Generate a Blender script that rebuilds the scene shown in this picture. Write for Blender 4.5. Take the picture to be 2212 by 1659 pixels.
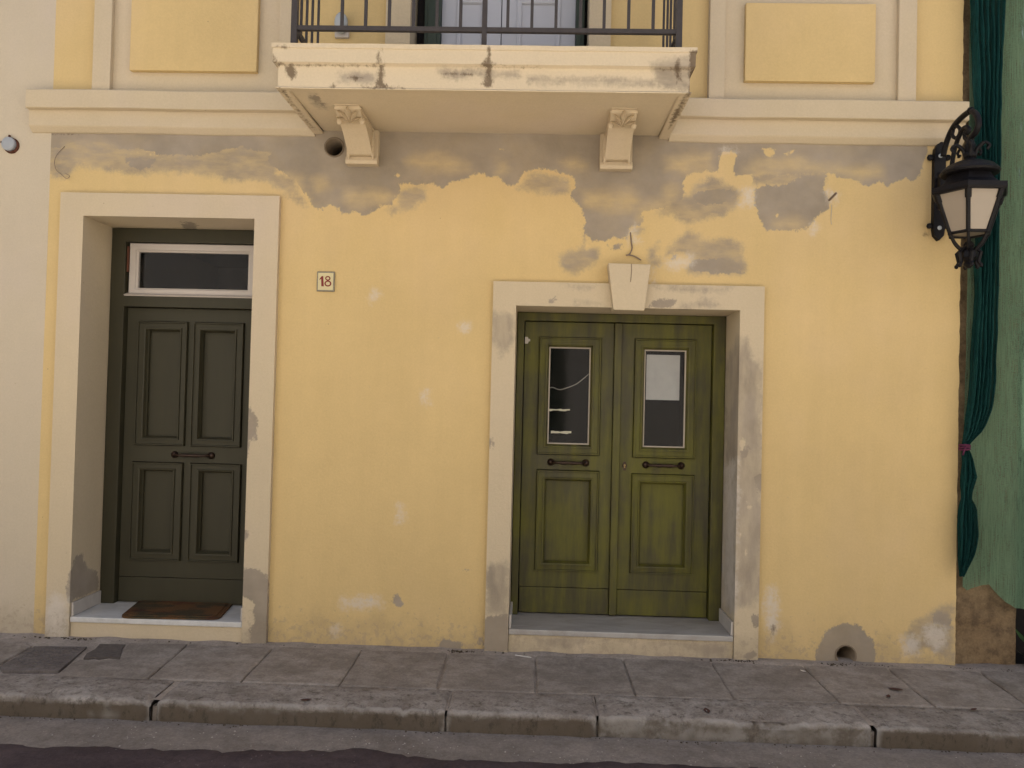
import bpy, bmesh, math, random
import numpy as np
from mathutils import Vector, noise as mnoise
random.seed(7)
scene = bpy.context.scene
for o in list(bpy.data.objects): bpy.data.objects.remove(o)
col = scene.collection

# ------------------------------------------------------------------ camera
FPX, PITCH, YAW, ROLL = 1720.0, math.radians(1.16), math.radians(1.674), math.radians(1.405)
CAM = np.array([0.0, -4.9, 1.527])
fwd = np.array([-math.sin(YAW)*math.cos(PITCH), math.cos(YAW)*math.cos(PITCH), math.sin(PITCH)])
_rt = np.array([math.cos(YAW), math.sin(YAW), 0.0]); _up = np.cross(_rt, fwd)
RT = math.cos(ROLL)*_rt + math.sin(ROLL)*_up
UP = -math.sin(ROLL)*_rt + math.cos(ROLL)*_up
cam = bpy.data.cameras.new('camera'); co = bpy.data.objects.new('camera', cam); col.objects.link(co)
cam.sensor_fit = 'HORIZONTAL'; cam.sensor_width = 36.0; cam.lens = 36.0*FPX/2212.0
cam.clip_start = 0.05; cam.clip_end = 500
from mathutils import Matrix
mw = Matrix(((RT[0], UP[0], -fwd[0], CAM[0]), (RT[1], UP[1], -fwd[1], CAM[1]), (RT[2], UP[2], -fwd[2], CAM[2]), (0, 0, 0, 1)))
co.matrix_world = mw
scene.camera = co

# ------------------------------------------------------------------ sky, sun, exposure
SUN_EL, SUN_AZ = math.radians(67), math.radians(12)
w = bpy.data.worlds.new('World'); scene.world = w; w.use_nodes = True
wn = w.node_tree; bg = wn.nodes['Background']
sky = wn.nodes.new('ShaderNodeTexSky'); sky.sky_type = 'NISHITA'; sky.sun_disc = False
sky.sun_elevation = SUN_EL; sky.sun_rotation = SUN_AZ
sky.air_density = 1.0; sky.dust_density = 3.0; sky.ozone_density = 1.0
wn.links.new(sky.outputs[0], bg.inputs[0]); bg.inputs[1].default_value = 0.09
sl = bpy.data.lights.new('sun', 'SUN'); sl.energy = 4.5; sl.angle = math.radians(0.5); sl.color = (1.0, 0.97, 0.93)
so = bpy.data.objects.new('sun', sl); col.objects.link(so)
sd = Vector((-math.sin(SUN_AZ)*math.cos(SUN_EL), -math.cos(SUN_AZ)*math.cos(SUN_EL), -math.sin(SUN_EL)))  # the sun stands behind the house
so.rotation_euler = sd.to_track_quat('-Z', 'Y').to_euler(); so.location = (2, 8, 14)
vs = scene.view_settings
vs.view_transform = 'Standard'; vs.look = 'None'; vs.gamma = 1.0; vs.use_curve_mapping = False
vs.exposure = 0.88
scene.cycles.max_bounces = 5; scene.cycles.diffuse_bounces = 4; scene.cycles.glossy_bounces = 2; scene.cycles.transparent_max_bounces = 6

# ------------------------------------------------------------------ pixel <-> place (pixels of a 2212 x 1659 view of the photograph)
def ray(px, py): return (px-1106)/FPX*RT - (py-829.5)/FPX*UP + fwd
def P(px, py, y):
    d = ray(px, py); return CAM + d*((y-CAM[1])/d[1])
def PX(px, py, x):
    d = ray(px, py); return CAM + d*((x-CAM[0])/d[0])
def PZ(px, py, z):
    d = ray(px, py); return CAM + d*((z-CAM[2])/d[2])
def proj(V):
    v = np.asarray(V, float) - CAM; k = v@fwd
    return 1106+FPX*(v@RT)/k, 829.5-FPX*(v@UP)/k
def rect(tl, br, y):
    a, b = P(*tl, y), P(*br, y); return (a[0], b[0], b[2], a[2])     # x0 x1 z0 z1

# zoom windows the outlines were traced in: key -> (origin x, origin y, scale) to the 2212 px view
ZW = {'1': (0, 259.2, .26856), '2': (540, 259.2, .26856), '3': (1080.1, 259.2, .26856), '4': (1188.1, 421.2, .26856),
      '5': (1566.1, 270, .26856), 'd': (0, 0, 1), '6': (0, 810, .29295), '7': (0, 1173, .29295),
      'a': (1026, 513, .29295), 'b': (1026, 918, .29295), 'c': (1026, 1173, .29295), 'e': (540, 0, .29295), 'f': (1080.1, 0, .29295),
      'g': (1564, 1173, .29295), 'h': (540, 1173, .29295), 'L': (1888, 189, .24420), 'K': (702.1, 189, .11393)}
def Z(k, *pts):
    ox, oy, s = ZW[k]; return [(ox+a*s, oy+b*s) for a, b in pts]

def sdf(px, py, polys):
    """signed distance (px, inside positive) to a union of polygons"""
    best = np.full(px.shape, -60.0)
    for poly in polys:
        A = np.array(poly, float); B = np.roll(A, -1, 0)
        m = (px > A[:, 0].min()-60) & (px < A[:, 0].max()+60) & (py > A[:, 1].min()-60) & (py < A[:, 1].max()+60)
        if not m.any(): continue
        x, y = px[m], py[m]; d = np.full(x.shape, 1e9); ins = np.zeros(x.shape, bool)
        for (ax, ay), (bx, by) in zip(A, B):
            ex, ey = bx-ax, by-ay; t = np.clip(((x-ax)*ex+(y-ay)*ey)/(ex*ex+ey*ey+1e-9), 0, 1)
            d = np.minimum(d, (x-ax-t*ex)**2+(y-ay-t*ey)**2)
            c = ((ay > y) != (by > y)) & (x < (bx-ax)*(y-ay)/((by-ay) if by != ay else 1e-9)+ax)
            ins ^= c
        s = np.sqrt(d)*np.where(ins, 1, -1)
        best[m] = np.maximum(best[m], s)
    return best

# ------------------------------------------------------------------ materials
class NT:
    def __init__(s, name):
        s.m = bpy.data.materials.new(name); s.m.use_nodes = True; s.t = s.m.node_tree
        s.b = s.t.nodes['Principled BSDF']; s.out = s.t.nodes['Material Output']
        s.geo = s.t.nodes.new('ShaderNodeNewGeometry')
    def lk(s, a, b): s.t.links.new(a, b)
    def put(s, sock, v):
        if hasattr(v, 'is_linked') or isinstance(v, bpy.types.NodeSocket): s.lk(v, sock)
        elif isinstance(v, (tuple, list)) and len(v) == 3 and sock.type == 'RGBA': sock.default_value = (*v, 1)
        else: sock.default_value = v
    def pos(s, sc=(1, 1, 1), off=(0, 0, 0)):
        n = s.t.nodes.new('ShaderNodeMapping'); s.lk(s.geo.outputs['Position'], n.inputs[0])
        n.inputs['Scale'].default_value = sc; n.inputs['Location'].default_value = off; return n.outputs[0]
    def noise(s, scale, detail=4, rough=.55, vec=None, dist=0):
        n = s.t.nodes.new('ShaderNodeTexNoise'); s.lk(vec if vec is not None else s.geo.outputs['Position'], n.inputs['Vector'])
        n.inputs['Scale'].default_value = scale; n.inputs['Detail'].default_value = detail
        n.inputs['Roughness'].default_value = rough; n.inputs['Distortion'].default_value = dist; return n.outputs[0]
    def vor(s, scale, vec=None, feat='F1', out='Distance'):
        n = s.t.nodes.new('ShaderNodeTexVoronoi'); n.feature = feat
        s.lk(vec if vec is not None else s.geo.outputs['Position'], n.inputs['Vector']); n.inputs['Scale'].default_value = scale
        return n.outputs[out]
    def ma(s, op, a, b=None, c=None, clamp=False):
        n = s.t.nodes.new('ShaderNodeMath'); n.operation = op; n.use_clamp = clamp
        s.put(n.inputs[0], a)
        if b is not None: s.put(n.inputs[1], b)
        if c is not None: s.put(n.inputs[2], c)
        return n.outputs[0]
    def mr(s, v, a, b, c=0., d=1., smooth=True):
        n = s.t.nodes.new('ShaderNodeMapRange'); n.interpolation_type = 'SMOOTHSTEP' if smooth else 'LINEAR'
        s.put(n.inputs[0], v)
        for i, q in enumerate((a, b, c, d)): n.inputs[i+1].default_value = q
        return n.outputs[0]
    def mix(s, f, a, b, mode='MIX'):
        n = s.t.nodes.new('ShaderNodeMix'); n.data_type = 'RGBA'; n.blend_type = mode
        s.put(n.inputs[0], f); s.put(n.inputs[6], a); s.put(n.inputs[7], b); return n.outputs[2]
    def attr(s, name):
        n = s.t.nodes.new('ShaderNodeAttribute'); n.attribute_name = name; return n.outputs['Fac']
    def z(s):
        n = s.t.nodes.new('ShaderNodeSeparateXYZ'); s.lk(s.geo.outputs['Position'], n.inputs[0]); return n.outputs
    def rand(s):
        n = s.t.nodes.new('ShaderNodeObjectInfo'); return n.outputs['Random']
    def bump(s, h, strength=.3, dist=.01):
        n = s.t.nodes.new('ShaderNodeBump'); n.inputs['Strength'].default_value = strength; n.inputs['Distance'].default_value = dist
        s.lk(h, n.inputs['Height']); s.lk(n.outputs[0], s.b.inputs['Normal'])
    def fin(s, colr, rough=.85, spec=.3, metal=0.):
        s.put(s.b.inputs['Base Color'], colr); s.put(s.b.inputs['Roughness'], rough)
        s.b.inputs['Specular IOR Level'].default_value = spec; s.b.inputs['Metallic'].default_value = metal; return s.m

YEL = (0.60, 0.445, 0.215); CRM = (0.545, 0.452, 0.315); GRY = (0.300, 0.252, 0.194); WHT = (0.62, 0.56, 0.49)
def plaster(name, base, masks=True, grime=True, var=.10, brushdir=(.55, 1, 1.5)):
    n = NT(name)
    big = n.noise(1.3, 5, .55); mid = n.noise(9, 5, .6); fine = n.noise(85, 4, .8); cl = n.noise(4, 4, .65)
    v = n.ma('ADD', n.ma('MULTIPLY', n.ma('SUBTRACT', big, .5), var*2.2), n.ma('MULTIPLY', n.ma('SUBTRACT', mid, .5), var*.9))
    v = n.ma('ADD', v, n.ma('MULTIPLY', n.ma('SUBTRACT', fine, .5), .26))
    v = n.ma('ADD', v, n.ma('MULTIPLY', n.ma('SUBTRACT', n.noise(2.6, 5, .65, n.pos((3.5, 1, .3), (2, 2, 2))), .5), var*1.1)); k = n.ma('ADD', v, 1.0)
    c = n.mix(1.0, base, k, 'MULTIPLY')
    # faded, chalky clouds
    c = n.mix(n.mr(n.noise(.9, 4, .6, n.pos((1, 1, .7), (3, 0, 1))), .45, .75, 0, .30), c, tuple(min(1, b*1.0+.04) for b in (base[0], base[1]*.98, base[2]*1.25)))
    if masks:
        edge = n.ma('MULTIPLY', n.ma('SUBTRACT', n.noise(14, 5, .68), .5), .085)
        edge = n.ma('ADD', edge, n.ma('MULTIPLY', n.ma('SUBTRACT', n.noise(62, 4, .7, n.pos((1, 1, .7))), .5), .045))
        edge2 = n.ma('MULTIPLY', n.ma('SUBTRACT', n.noise(6, 6, .65, n.pos((1, 1, 1.6), (7, 3, 2))), .5), .11)
        brush = n.noise(10, 5, .6, n.pos(brushdir, (1, 5, 9)))
        g = n.mr(n.ma('ADD', n.attr('m_grey'), edge), -.004, .010)
        t = n.mr(n.ma('ADD', n.attr('m_thin'), edge2), -.045, .055)
        wsh = n.mr(n.ma('ADD', n.attr('m_wash'), n.ma('ADD', n.ma('MULTIPLY', edge2, .7), edge)), -.02, .035)
        wh = n.mr(n.ma('ADD', n.attr('m_white'), n.ma('MULTIPLY', edge, 1.5)), -.035, .045)
        ye = n.mr(n.ma('ADD', n.attr('m_keep'), n.ma('MULTIPLY', edge, .6)), -.004, .006)
        gop = n.ma('MULTIPLY', g, n.ma('SUBTRACT', 1.0, n.ma('MULTIPLY', t, n.mr(brush, .25, .75, .30, .70))))
        gop = n.ma('MULTIPLY', gop, n.mr(cl, .25, .6, .86, 1.0))
        wop = n.ma('MULTIPLY', wsh, n.mr(brush, .3, .7, .46, .94))
        op = n.ma('MAXIMUM', gop, wop); op = n.ma('MULTIPLY', op, n.ma('SUBTRACT', 1.0, ye))
        gc = n.mix(n.mr(n.noise(2.2, 5, .6, n.pos((1, 1, 1.3), (5, 5, 5))), .3, .7), tuple(b*.90 for b in GRY), (GRY[0]*1.16, GRY[1]*1.17, GRY[2]*1.22))
        gc = n.mix(1.0, gc, n.ma('ADD', 1.0, n.ma('MULTIPLY', n.ma('SUBTRACT', mid, .5), .20)), 'MULTIPLY')
        c = n.mix(op, c, gc)
        c = n.mix(n.ma('MULTIPLY', wh, .80), c, WHT)
        st = n.mr(n.ma('ADD', n.attr('m_stain'), n.ma('MULTIPLY', n.ma('SUBTRACT', n.noise(34, 6, .75, n.pos((1, 1, .6))), .5), .075)), -.008, .014)
        c = n.mix(n.ma('MULTIPLY', st, .82), c, (.100, .066, .040))
    if grime:
        zz = n.z()[2]
        gr = n.mr(n.ma('ADD', zz, n.ma('MULTIPLY', n.ma('SUBTRACT', n.noise(5, 7, .68), .5), .75)), -.02, .24, 1, 0)
        c = n.mix(n.ma('MULTIPLY', gr, .30), c, (.24, .19, .13))
        sp = n.mr(n.ma('ADD', n.noise(26, 5, .7), n.mr(zz, 0, .4, .16, 0)), .66, .72)
        c = n.mix(n.ma('MULTIPLY', sp, .35), c, (.32, .26, .20))
    # hairline specks and small dings
    dk = n.mr(n.vor(7, n.pos((1, 1, .8))), .018, .03, 1, 0); c = n.mix(n.ma('MULTIPLY', dk, n.mr(cl, .5, .56, 0, .5)), c, (.16, .12, .08))
    h = n.noise(30, 4, .75)
    n.bump(h, .22, .012)
    return n.fin(c, .92, .18)

def simple(name, c, rough=.6, spec=.35, metal=0, var=.15, scale=30, bump=.1, stretch=(1, 1, 1)):
    n = NT(name); q = n.noise(scale, 5, .6, n.pos(stretch))
    cc = n.mix(1.0, c, n.ma('ADD', 1.0, n.ma('MULTIPLY', n.ma('SUBTRACT', q, .5), var*2)), 'MULTIPLY')
    if bump: n.bump(q, bump, .006)
    return n.fin(cc, rough, spec, metal)

MT = {}
MT['wall'] = plaster('yellow_plaster', YEL)
MT['yellow'] = plaster('yellow_plaster_clean', YEL, masks=False, grime=False)
MT['trim'] = plaster('cream_plaster', CRM, var=.06, brushdir=(1.6, 1, .45))
MT['cream'] = plaster('cream_plaster_clean', CRM, masks=False, grime=False, var=.06)
MT['cream_house'] = plaster('cream_house_plaster', (.53, .455, .345), masks=False, var=.06)
MT['balcony'] = plaster('balcony_plaster', (.61, .51, .365), grime=False, var=.07)
MT['console'] = plaster('console_plaster', (.58, .475, .33), masks=False, grime=False, var=.07)

def olive():
    n = NT('olive_door_paint')
    st = n.noise(3.2, 6, .62, n.pos((5, 1, .55))); st2 = n.noise(2.6, 5, .6, n.pos((1, 1, 1), (3, 1, 8))); gr = n.noise(60, 4, .6, n.pos((3, 1, .25)))
    c = n.mix(n.mr(n.ma('ADD', n.ma('MULTIPLY', st, .55), n.ma('MULTIPLY', st2, .45)), .36, .66), (.044, .038, .016), (.108, .103, .014))
    c = n.mix(n.mr(n.noise(5, 6, .65, n.pos((1.6, 1, .8), (9, 2, 4))), .56, .74, 0, .7), c, (.066, .053, .027))
    c = n.mix(1.0, c, n.ma('ADD', .86, n.ma('MULTIPLY', gr, .28)), 'MULTIPLY')
    n.bump(gr, .12, .004); return n.fin(c, n.mr(st2, .3, .7, .42, .62), .35)
MT['olive'] = olive()
MT['green'] = simple('dark_green_door_paint', (.040, .036, .020), .55, .3, var=.16, scale=4, bump=.0, stretch=(4, 1, .6))
MT['shutter'] = simple('shutter_green', (.030, .045, .032), .5, .35)
MT['sash'] = simple('white_sash_paint', (.50, .45, .41), .5, .35, var=.06)
MT['whitedoor'] = simple('white_door_paint', (.46, .47, .52), .5, .35, var=.05, scale=5)
MT['iron'] = simple('black_iron', (.007, .006, .0075), .5, .22, var=.5, scale=60, bump=.4)
MT['rail'] = simple('railing_paint', (.040, .033, .033), .5, .4, var=.3, scale=40, bump=.2)
MT['bronze'] = simple('old_bronze', (.045, .026, .018), .35, .5, .6, var=.5, scale=80)
MT['brass'] = simple('brass', (.22, .16, .07), .35, .5, .8)
MT['dark'] = simple('dark_interior', (.028, .025, .026), .95, .1, bump=0)
MT['pipe'] = simple('old_clay_pipe', (.20, .155, .11), .85, .2, var=.3)
MT['wire'] = simple('cable_sheath', (.20, .15, .115), .6, .3, var=.3)
MT['wire_white'] = simple('white_cable', (.45, .43, .38), .5, .3)
MT['paper'] = simple('paper', (.60, .60, .59), .9, .1, var=.10, scale=18, bump=.05)
MT['tape'] = simple('old_tape', (.50, .48, .38), .8, .2, var=.2)
MT['putty'] = simple('pane_bead', (.40, .35, .29), .7, .3, var=.15)
MT['cap'] = simple('blue_grey_cap', (.33, .35, .38), .6, .3, var=.08)
MT['rust'] = simple('rust', (.10, .04, .025), .9, .2, var=.5)
MT['plaque'] = simple('plaque_cream', (.60, .52, .29), .35, .5, var=.05)
MT['plaque_rim'] = simple('plaque_rim', (.22, .20, .15), .55, .4, var=.5, scale=120)
MT['red'] = simple('sign_red', (.19, .014, .010), .4, .4, var=.1)
MT['pink'] = simple('pink_cord', (.11, .025, .06), .8, .2)
MT['leaf'] = simple('dry_leaf', (.07, .035, .03), .8, .2, var=.4)
MT['leaf_litter'] = simple('dark_crumbs', (.075, .058, .042), .95, .1, var=.6, scale=50)
MT['grit_pale'] = simple('pale_grit', (.38, .35, .32), .9, .2, var=.5, scale=50)
MT['butt'] = simple('white_stick', (.60, .57, .53), .8, .2)
MT['weed'] = simple('weed_leaf', (.035, .075, .02), .7, .3, var=.4)
MT['asphalt_chip'] = simple('dark_bitumen', (.115, .098, .088), .9, .2, var=.5, scale=40, bump=.6)

def glass(name, tint, rough=.06, dirt=.2):
    n = NT(name); t = n.t
    tr = t.nodes.new('ShaderNodeBsdfTransparent'); tr.inputs[0].default_value = (*tint, 1)
    gl = t.nodes.new('ShaderNodeBsdfGlossy'); gl.inputs['Roughness'].default_value = rough; gl.inputs[0].default_value = (1, 1, 1, 1)
    fr = t.nodes.new('ShaderNodeFresnel'); fr.inputs[0].default_value = 1.22
    df = t.nodes.new('ShaderNodeBsdfDiffuse'); df.inputs[0].default_value = (.20, .18, .17, 1)
    a = t.nodes.new('ShaderNodeMixShader'); b = t.nodes.new('ShaderNodeMixShader')
    n.lk(fr.outputs[0], a.inputs[0]); n.lk(tr.outputs[0], a.inputs[1]); n.lk(gl.outputs[0], a.inputs[2])
    n.lk(n.mr(n.noise(16, 6, .65, n.pos((1, 1, .5))), .35, .8, dirt*.15, dirt), b.inputs[0]); n.lk(a.outputs[0], b.inputs[1]); n.lk(df.outputs[0], b.inputs[2])
    n.lk(b.outputs[0], n.out.inputs[0]); return n.m
MT['glass'] = glass('dusty_glass', (.88, .88, .88), dirt=.05)
MT['frost'] = simple('milky_lantern_glass', (.34, .285, .225), .22, .5, var=.05, scale=6, bump=0)
MT['bulb'] = simple('ribbed_glass', (.42, .45, .47), .2, .6, var=.1)

def marble(name, a, b):
    n = NT(name); q = n.noise(3, 8, .7, n.pos((1, 2.5, 1)), 1.2); d = n.noise(12, 6, .7)
    c = n.mix(n.mr(q, .35, .65), a, b); c = n.mix(n.mr(d, .55, .8, 0, .35), c, tuple(x*.6 for x in a))
    n.bump(d, .05, .003); return n.fin(c, .45, .4)
MT['marble'] = marble('white_marble', (.50, .49, .47), (.62, .61, .60))
MT['marble_grey'] = marble('grey_marble', (.30, .275, .25), (.40, .38, .36))
MT['skirt'] = marble('skirting_marble', (.46, .42, .38), (.52, .48, .44))

def stone(name, a, b, c3, spk=0., dirt_shade=False, obj=True, dark=.5):
    n = NT(name); big = n.noise(2.3, 7, .68, n.pos((1, 1.6, 1))); mid = n.noise(11, 7, .7); fine = n.noise(70, 5, .75)
    c = n.mix(n.mr(big, .33, .67), a, b); c = n.mix(n.mr(mid, .40, .68, 0, dark), c, c3)
    c = n.mix(1.0, c, n.ma('ADD', .45, n.ma('MULTIPLY', fine, 1.1)), 'MULTIPLY')
    if obj: c = n.mix(1.0, c, n.ma('ADD', .95, n.ma('MULTIPLY', n.rand(), .10)), 'MULTIPLY')
    sp = n.mr(n.vor(24), .05, .10, 1, 0); c = n.mix(n.ma('MULTIPLY', sp, n.mr(mid, .5, .62, 0, .45)), c, tuple(x*.45 for x in a))
    if spk:
        s1 = n.mr(n.vor(38, n.pos((1, .7, 1))), .10, .16, 1, 0); s1 = n.ma('MULTIPLY', s1, n.mr(n.noise(4.5, 5, .7, n.pos(off=(2, 8, 1))), .5, .60, 0, spk))
        c = n.mix(s1, c, (.42, .38, .35))
    if dirt_shade:   # dirt brown doubling as shade on the kerb's face; highlight painted on worn edge
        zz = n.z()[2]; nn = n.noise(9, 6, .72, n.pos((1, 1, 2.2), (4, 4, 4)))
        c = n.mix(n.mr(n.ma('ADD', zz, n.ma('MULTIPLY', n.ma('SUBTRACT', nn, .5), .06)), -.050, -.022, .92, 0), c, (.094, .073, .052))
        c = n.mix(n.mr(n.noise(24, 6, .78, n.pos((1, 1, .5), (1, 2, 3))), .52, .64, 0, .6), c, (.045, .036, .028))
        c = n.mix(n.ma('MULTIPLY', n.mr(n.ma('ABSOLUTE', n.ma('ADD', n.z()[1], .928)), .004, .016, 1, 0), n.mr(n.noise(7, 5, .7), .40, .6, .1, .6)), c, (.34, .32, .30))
    n.bump(n.ma('ADD', n.ma('MULTIPLY', mid, .7), n.ma('MULTIPLY', fine, .5)), .55, .015)
    return n.fin(c, .9, .22)
MT['slab'] = stone('paving_stone', (.215, .185, .160), (.330, .292, .260), (.150, .126, .106), spk=.45, dark=.55)
MT['mortar'] = stone('pavement_mortar', (.29, .25, .22), (.38, .335, .295), (.17, .145, .122), obj=False)
MT['bounce_pale'] = simple('bounce_paving', (.60, .53, .42), .9, .2, var=.1, scale=3)
MT['kerb'] = stone('kerb_stone', (.23, .20, .178), (.34, .31, .285), (.13, .108, .09), spk=.4, dirt_shade=True, dark=.6)
MT['gutter'] = stone('gutter_concrete', (.190, .165, .146), (.250, .220, .198), (.130, .110, .098), spk=.8, obj=False)
MT['asphalt'] = stone('asphalt', (.056, .040, .044), (.082, .062, .066), (.038, .028, .031), spk=.25, obj=False)
MT['rubble'] = stone('brown_rubble_plaster', (.205, .140, .078), (.255, .185, .110), (.085, .060, .038), obj=False, dark=.75)
MT['rubble_edge'] = stone('broken_masonry', (.24, .18, .14), (.30, .24, .20), (.10, .07, .055), obj=False, dark=.8)
MT['cover'] = stone('iron_cover', (.135, .117, .110), (.185, .163, .153), (.095, .080, .074), obj=False)
MT['oppo'] = simple('opposite_plaster', (.76, .73, .69), .9, .2, var=.06, scale=2)
MT['oppo_shutter'] = simple('opposite_shutter', (.06, .09, .06), .6, .3)

def coir():
    n = NT('coir_mat'); f = n.noise(220, 3, .6); b = n.noise(5, 4, .6, n.pos((1, 1.6, 1)))
    c = n.mix(n.mr(b, .44, .60), (.150, .078, .036), (.075, .058, .034)); c = n.mix(n.mr(n.noise(4.3, 3, .5, n.pos((1, 1.4, 1), (2, 6, 1))), .55, .68, 0, .6), c, (.075, .022, .020))
    c = n.mix(1.0, c, n.ma('ADD', .55, n.ma('MULTIPLY', f, .9)), 'MULTIPLY'); n.bump(f, .8, .01); return n.fin(c, .95, .1)
MT['coir'] = coir()
def net(name, c, solid, dens):
    n = NT(name); t = n.t
    df = t.nodes.new('ShaderNodeBsdfDiffuse'); tl = t.nodes.new('ShaderNodeBsdfTranslucent'); tr = t.nodes.new('ShaderNodeBsdfTransparent')
    q = n.noise(2.5, 5, .6, n.pos((5, 1, .5))); wv = n.noise(230, 2, .5, n.pos((1.4, 1, .02))); wh = n.noise(420, 2, .5, n.pos((.1, 1, 1.4)))
    cc = n.mix(1.0, c, n.ma('ADD', .35, n.ma('MULTIPLY', n.ma('ADD', q, n.ma('MULTIPLY', wv, .5)), .85)), 'MULTIPLY')
    n.lk(cc, df.inputs[0]); n.lk(cc, tl.inputs[0])
    a = t.nodes.new('ShaderNodeMixShader'); a.inputs[0].default_value = .35; b = t.nodes.new('ShaderNodeMixShader')
    n.lk(df.outputs[0], a.inputs[1]); n.lk(tl.outputs[0], a.inputs[2])
    n.lk(n.mr(n.ma('MULTIPLY', n.ma('ADD', wv, wh), .5), .40, .60, solid, dens), b.inputs[0]); n.lk(tr.outputs[0], b.inputs[1]); n.lk(a.outputs[0], b.inputs[2])
    n.lk(b.outputs[0], n.out.inputs[0]); return n.m
MT['net'] = net('green_scaffold_net', (.17, .28, .18), .62, .82)
MT['net_dark'] = net('teal_gathered_net', (.018, .075, .072), .84, .97)

# ------------------------------------------------------------------ mesh builder and scene tree
ORG = {}
def empty(name, loc, label, cat, group=None):
    o = bpy.data.objects.new(name, None); o.location = loc; o.empty_display_size = .1; col.objects.link(o)
    ORG[o.name] = np.array(loc, float); tag(o, label, cat, group); return o
def tag(o, label=None, cat=None, group=None, kind=None):
    if label: o['label'] = label
    if cat: o['category'] = cat
    if group: o['group'] = group
    if kind: o['kind'] = kind
    return o
class MB:
    def __init__(s): s.v = []; s.f = []
    def add(s, vs, fs):
        b = len(s.v); s.v += [tuple(map(float, q)) for q in vs]; s.f += [tuple(b+i for i in f) for f in fs]; return s
    def box(s, x0, x1, y0, y1, z0, z1):
        return s.add([(x0, y0, z0), (x1, y0, z0), (x1, y1, z0), (x0, y1, z0), (x0, y0, z1), (x1, y0, z1), (x1, y1, z1), (x0, y1, z1)],
                     [(0, 3, 2, 1), (4, 5, 6, 7), (0, 1, 5, 4), (1, 2, 6, 5), (2, 3, 7, 6), (3, 0, 4, 7)])
    def prism(s, poly, y0, y1):          # poly of (x, z), extruded along y
        n = len(poly); vs = [(x, y0, z) for x, z in poly]+[(x, y1, z) for x, z in poly]
        return s.add(vs, [tuple(range(n)), tuple(range(2*n-1, n-1, -1))]+[(i, n+i, n+(i+1) % n, (i+1) % n) for i in range(n)])
    def prismx(s, poly, x0, x1):         # poly of (y, z), extruded along x
        n = len(poly); vs = [(x0, y, z) for y, z in poly]+[(x1, y, z) for y, z in poly]
        return s.add(vs, [tuple(range(n)), tuple(range(2*n-1, n-1, -1))]+[(i, n+i, n+(i+1) % n, (i+1) % n) for i in range(n)])
    def prismz(s, poly, z0, z1):
        n = len(poly); vs = [(x, y, z0) for x, y in poly]+[(x, y, z1) for x, y in poly]
        return s.add(vs, [tuple(range(n)), tuple(range(2*n-1, n-1, -1))]+[(i, n+i, n+(i+1) % n, (i+1) % n) for i in range(n)])
    def ring(s, o, i, prof):             # picture-frame moulding between rects o and i, prof of (t, y)
        vs = []; fs = []
        for t, y in prof:
            q = [o[k]+(i[k]-o[k])*t for k in range(4)]
            vs += [(q[0], y, q[2]), (q[1], y, q[2]), (q[1], y, q[3]), (q[0], y, q[3])]
        for k in range(len(prof)-1):
            for j in range(4): fs.append((4*k+j, 4*k+(j+1) % 4, 4*k+4+(j+1) % 4, 4*k+4+j))
        return s.add(vs, fs)
    def plate(s, xs, zs, hole, y0, y1):  # plate with rectangular holes
        xs = sorted(set(xs)); zs = sorted(set(zs)); H = lambda i, j: not (0 <= i < len(xs)-1 and 0 <= j < len(zs)-1) or hole((xs[i]+xs[i+1])/2, (zs[j]+zs[j+1])/2)
        for i in range(len(xs)-1):
            for j in range(len(zs)-1):
                if H(i, j): continue
                a, b, c, d = xs[i], xs[i+1], zs[j], zs[j+1]
                s.add([(a, y0, c), (b, y0, c), (b, y0, d), (a, y0, d)], [(0, 1, 2, 3)]); s.add([(a, y1, c), (b, y1, c), (b, y1, d), (a, y1, d)], [(3, 2, 1, 0)])
                for di, dj, p, q in ((-1, 0, (a, d), (a, c)), (1, 0, (b, c), (b, d)), (0, -1, (a, c), (b, c)), (0, 1, (b, d), (a, d))):
                    if H(i+di, j+dj): s.add([(p[0], y0, p[1]), (q[0], y0, q[1]), (q[0], y1, q[1]), (p[0], y1, p[1])], [(3, 2, 1, 0)])
        return s
    def tube(s, pts, r, n=8, cap=True):
        pts = [Vector(p) for p in pts]; m = len(pts); rr = r if isinstance(r, (list, tuple)) else [r]*m
        t0 = (pts[1]-pts[0]).normalized(); u = t0.orthogonal().normalized(); vs = []; fs = []
        for k in range(m):
            t = (pts[min(k+1, m-1)]-pts[max(k-1, 0)]).normalized(); u = (u-t*u.dot(t)).normalized(); w_ = t.cross(u)
            for j in range(n):
                a = 2*math.pi*j/n; vs.append(pts[k]+(u*math.cos(a)+w_*math.sin(a))*rr[k])
        for k in range(m-1):
            for j in range(n): fs.append((k*n+j, k*n+(j+1) % n, (k+1)*n+(j+1) % n, (k+1)*n+j))
        if cap: fs += [tuple(range(n-1, -1, -1)), tuple(range((m-1)*n, m*n))]
        return s.add(vs, fs)
    def lathe(s, c, prof, n=16, axis='z', rot=0.):    # prof of (r, h)
        vs = []; fs = []
        for r, h in prof:
            for j in range(n):
                a = 2*math.pi*j/n+rot; p, q = r*math.cos(a), r*math.sin(a)
                vs.append((c[0]+p, c[1]+q, c[2]+h) if axis == 'z' else ((c[0]+p, c[1]+h, c[2]+q) if axis == 'y' else (c[0]+h, c[1]+p, c[2]+q)))
        for k in range(len(prof)-1):
            for j in range(n): fs.append((k*n+j, k*n+(j+1) % n, (k+1)*n+(j+1) % n, (k+1)*n+j))
        fs += [tuple(range(n-1, -1, -1)), tuple(range((len(prof)-1)*n, len(prof)*n))]
        return s.add(vs, fs)
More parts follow.
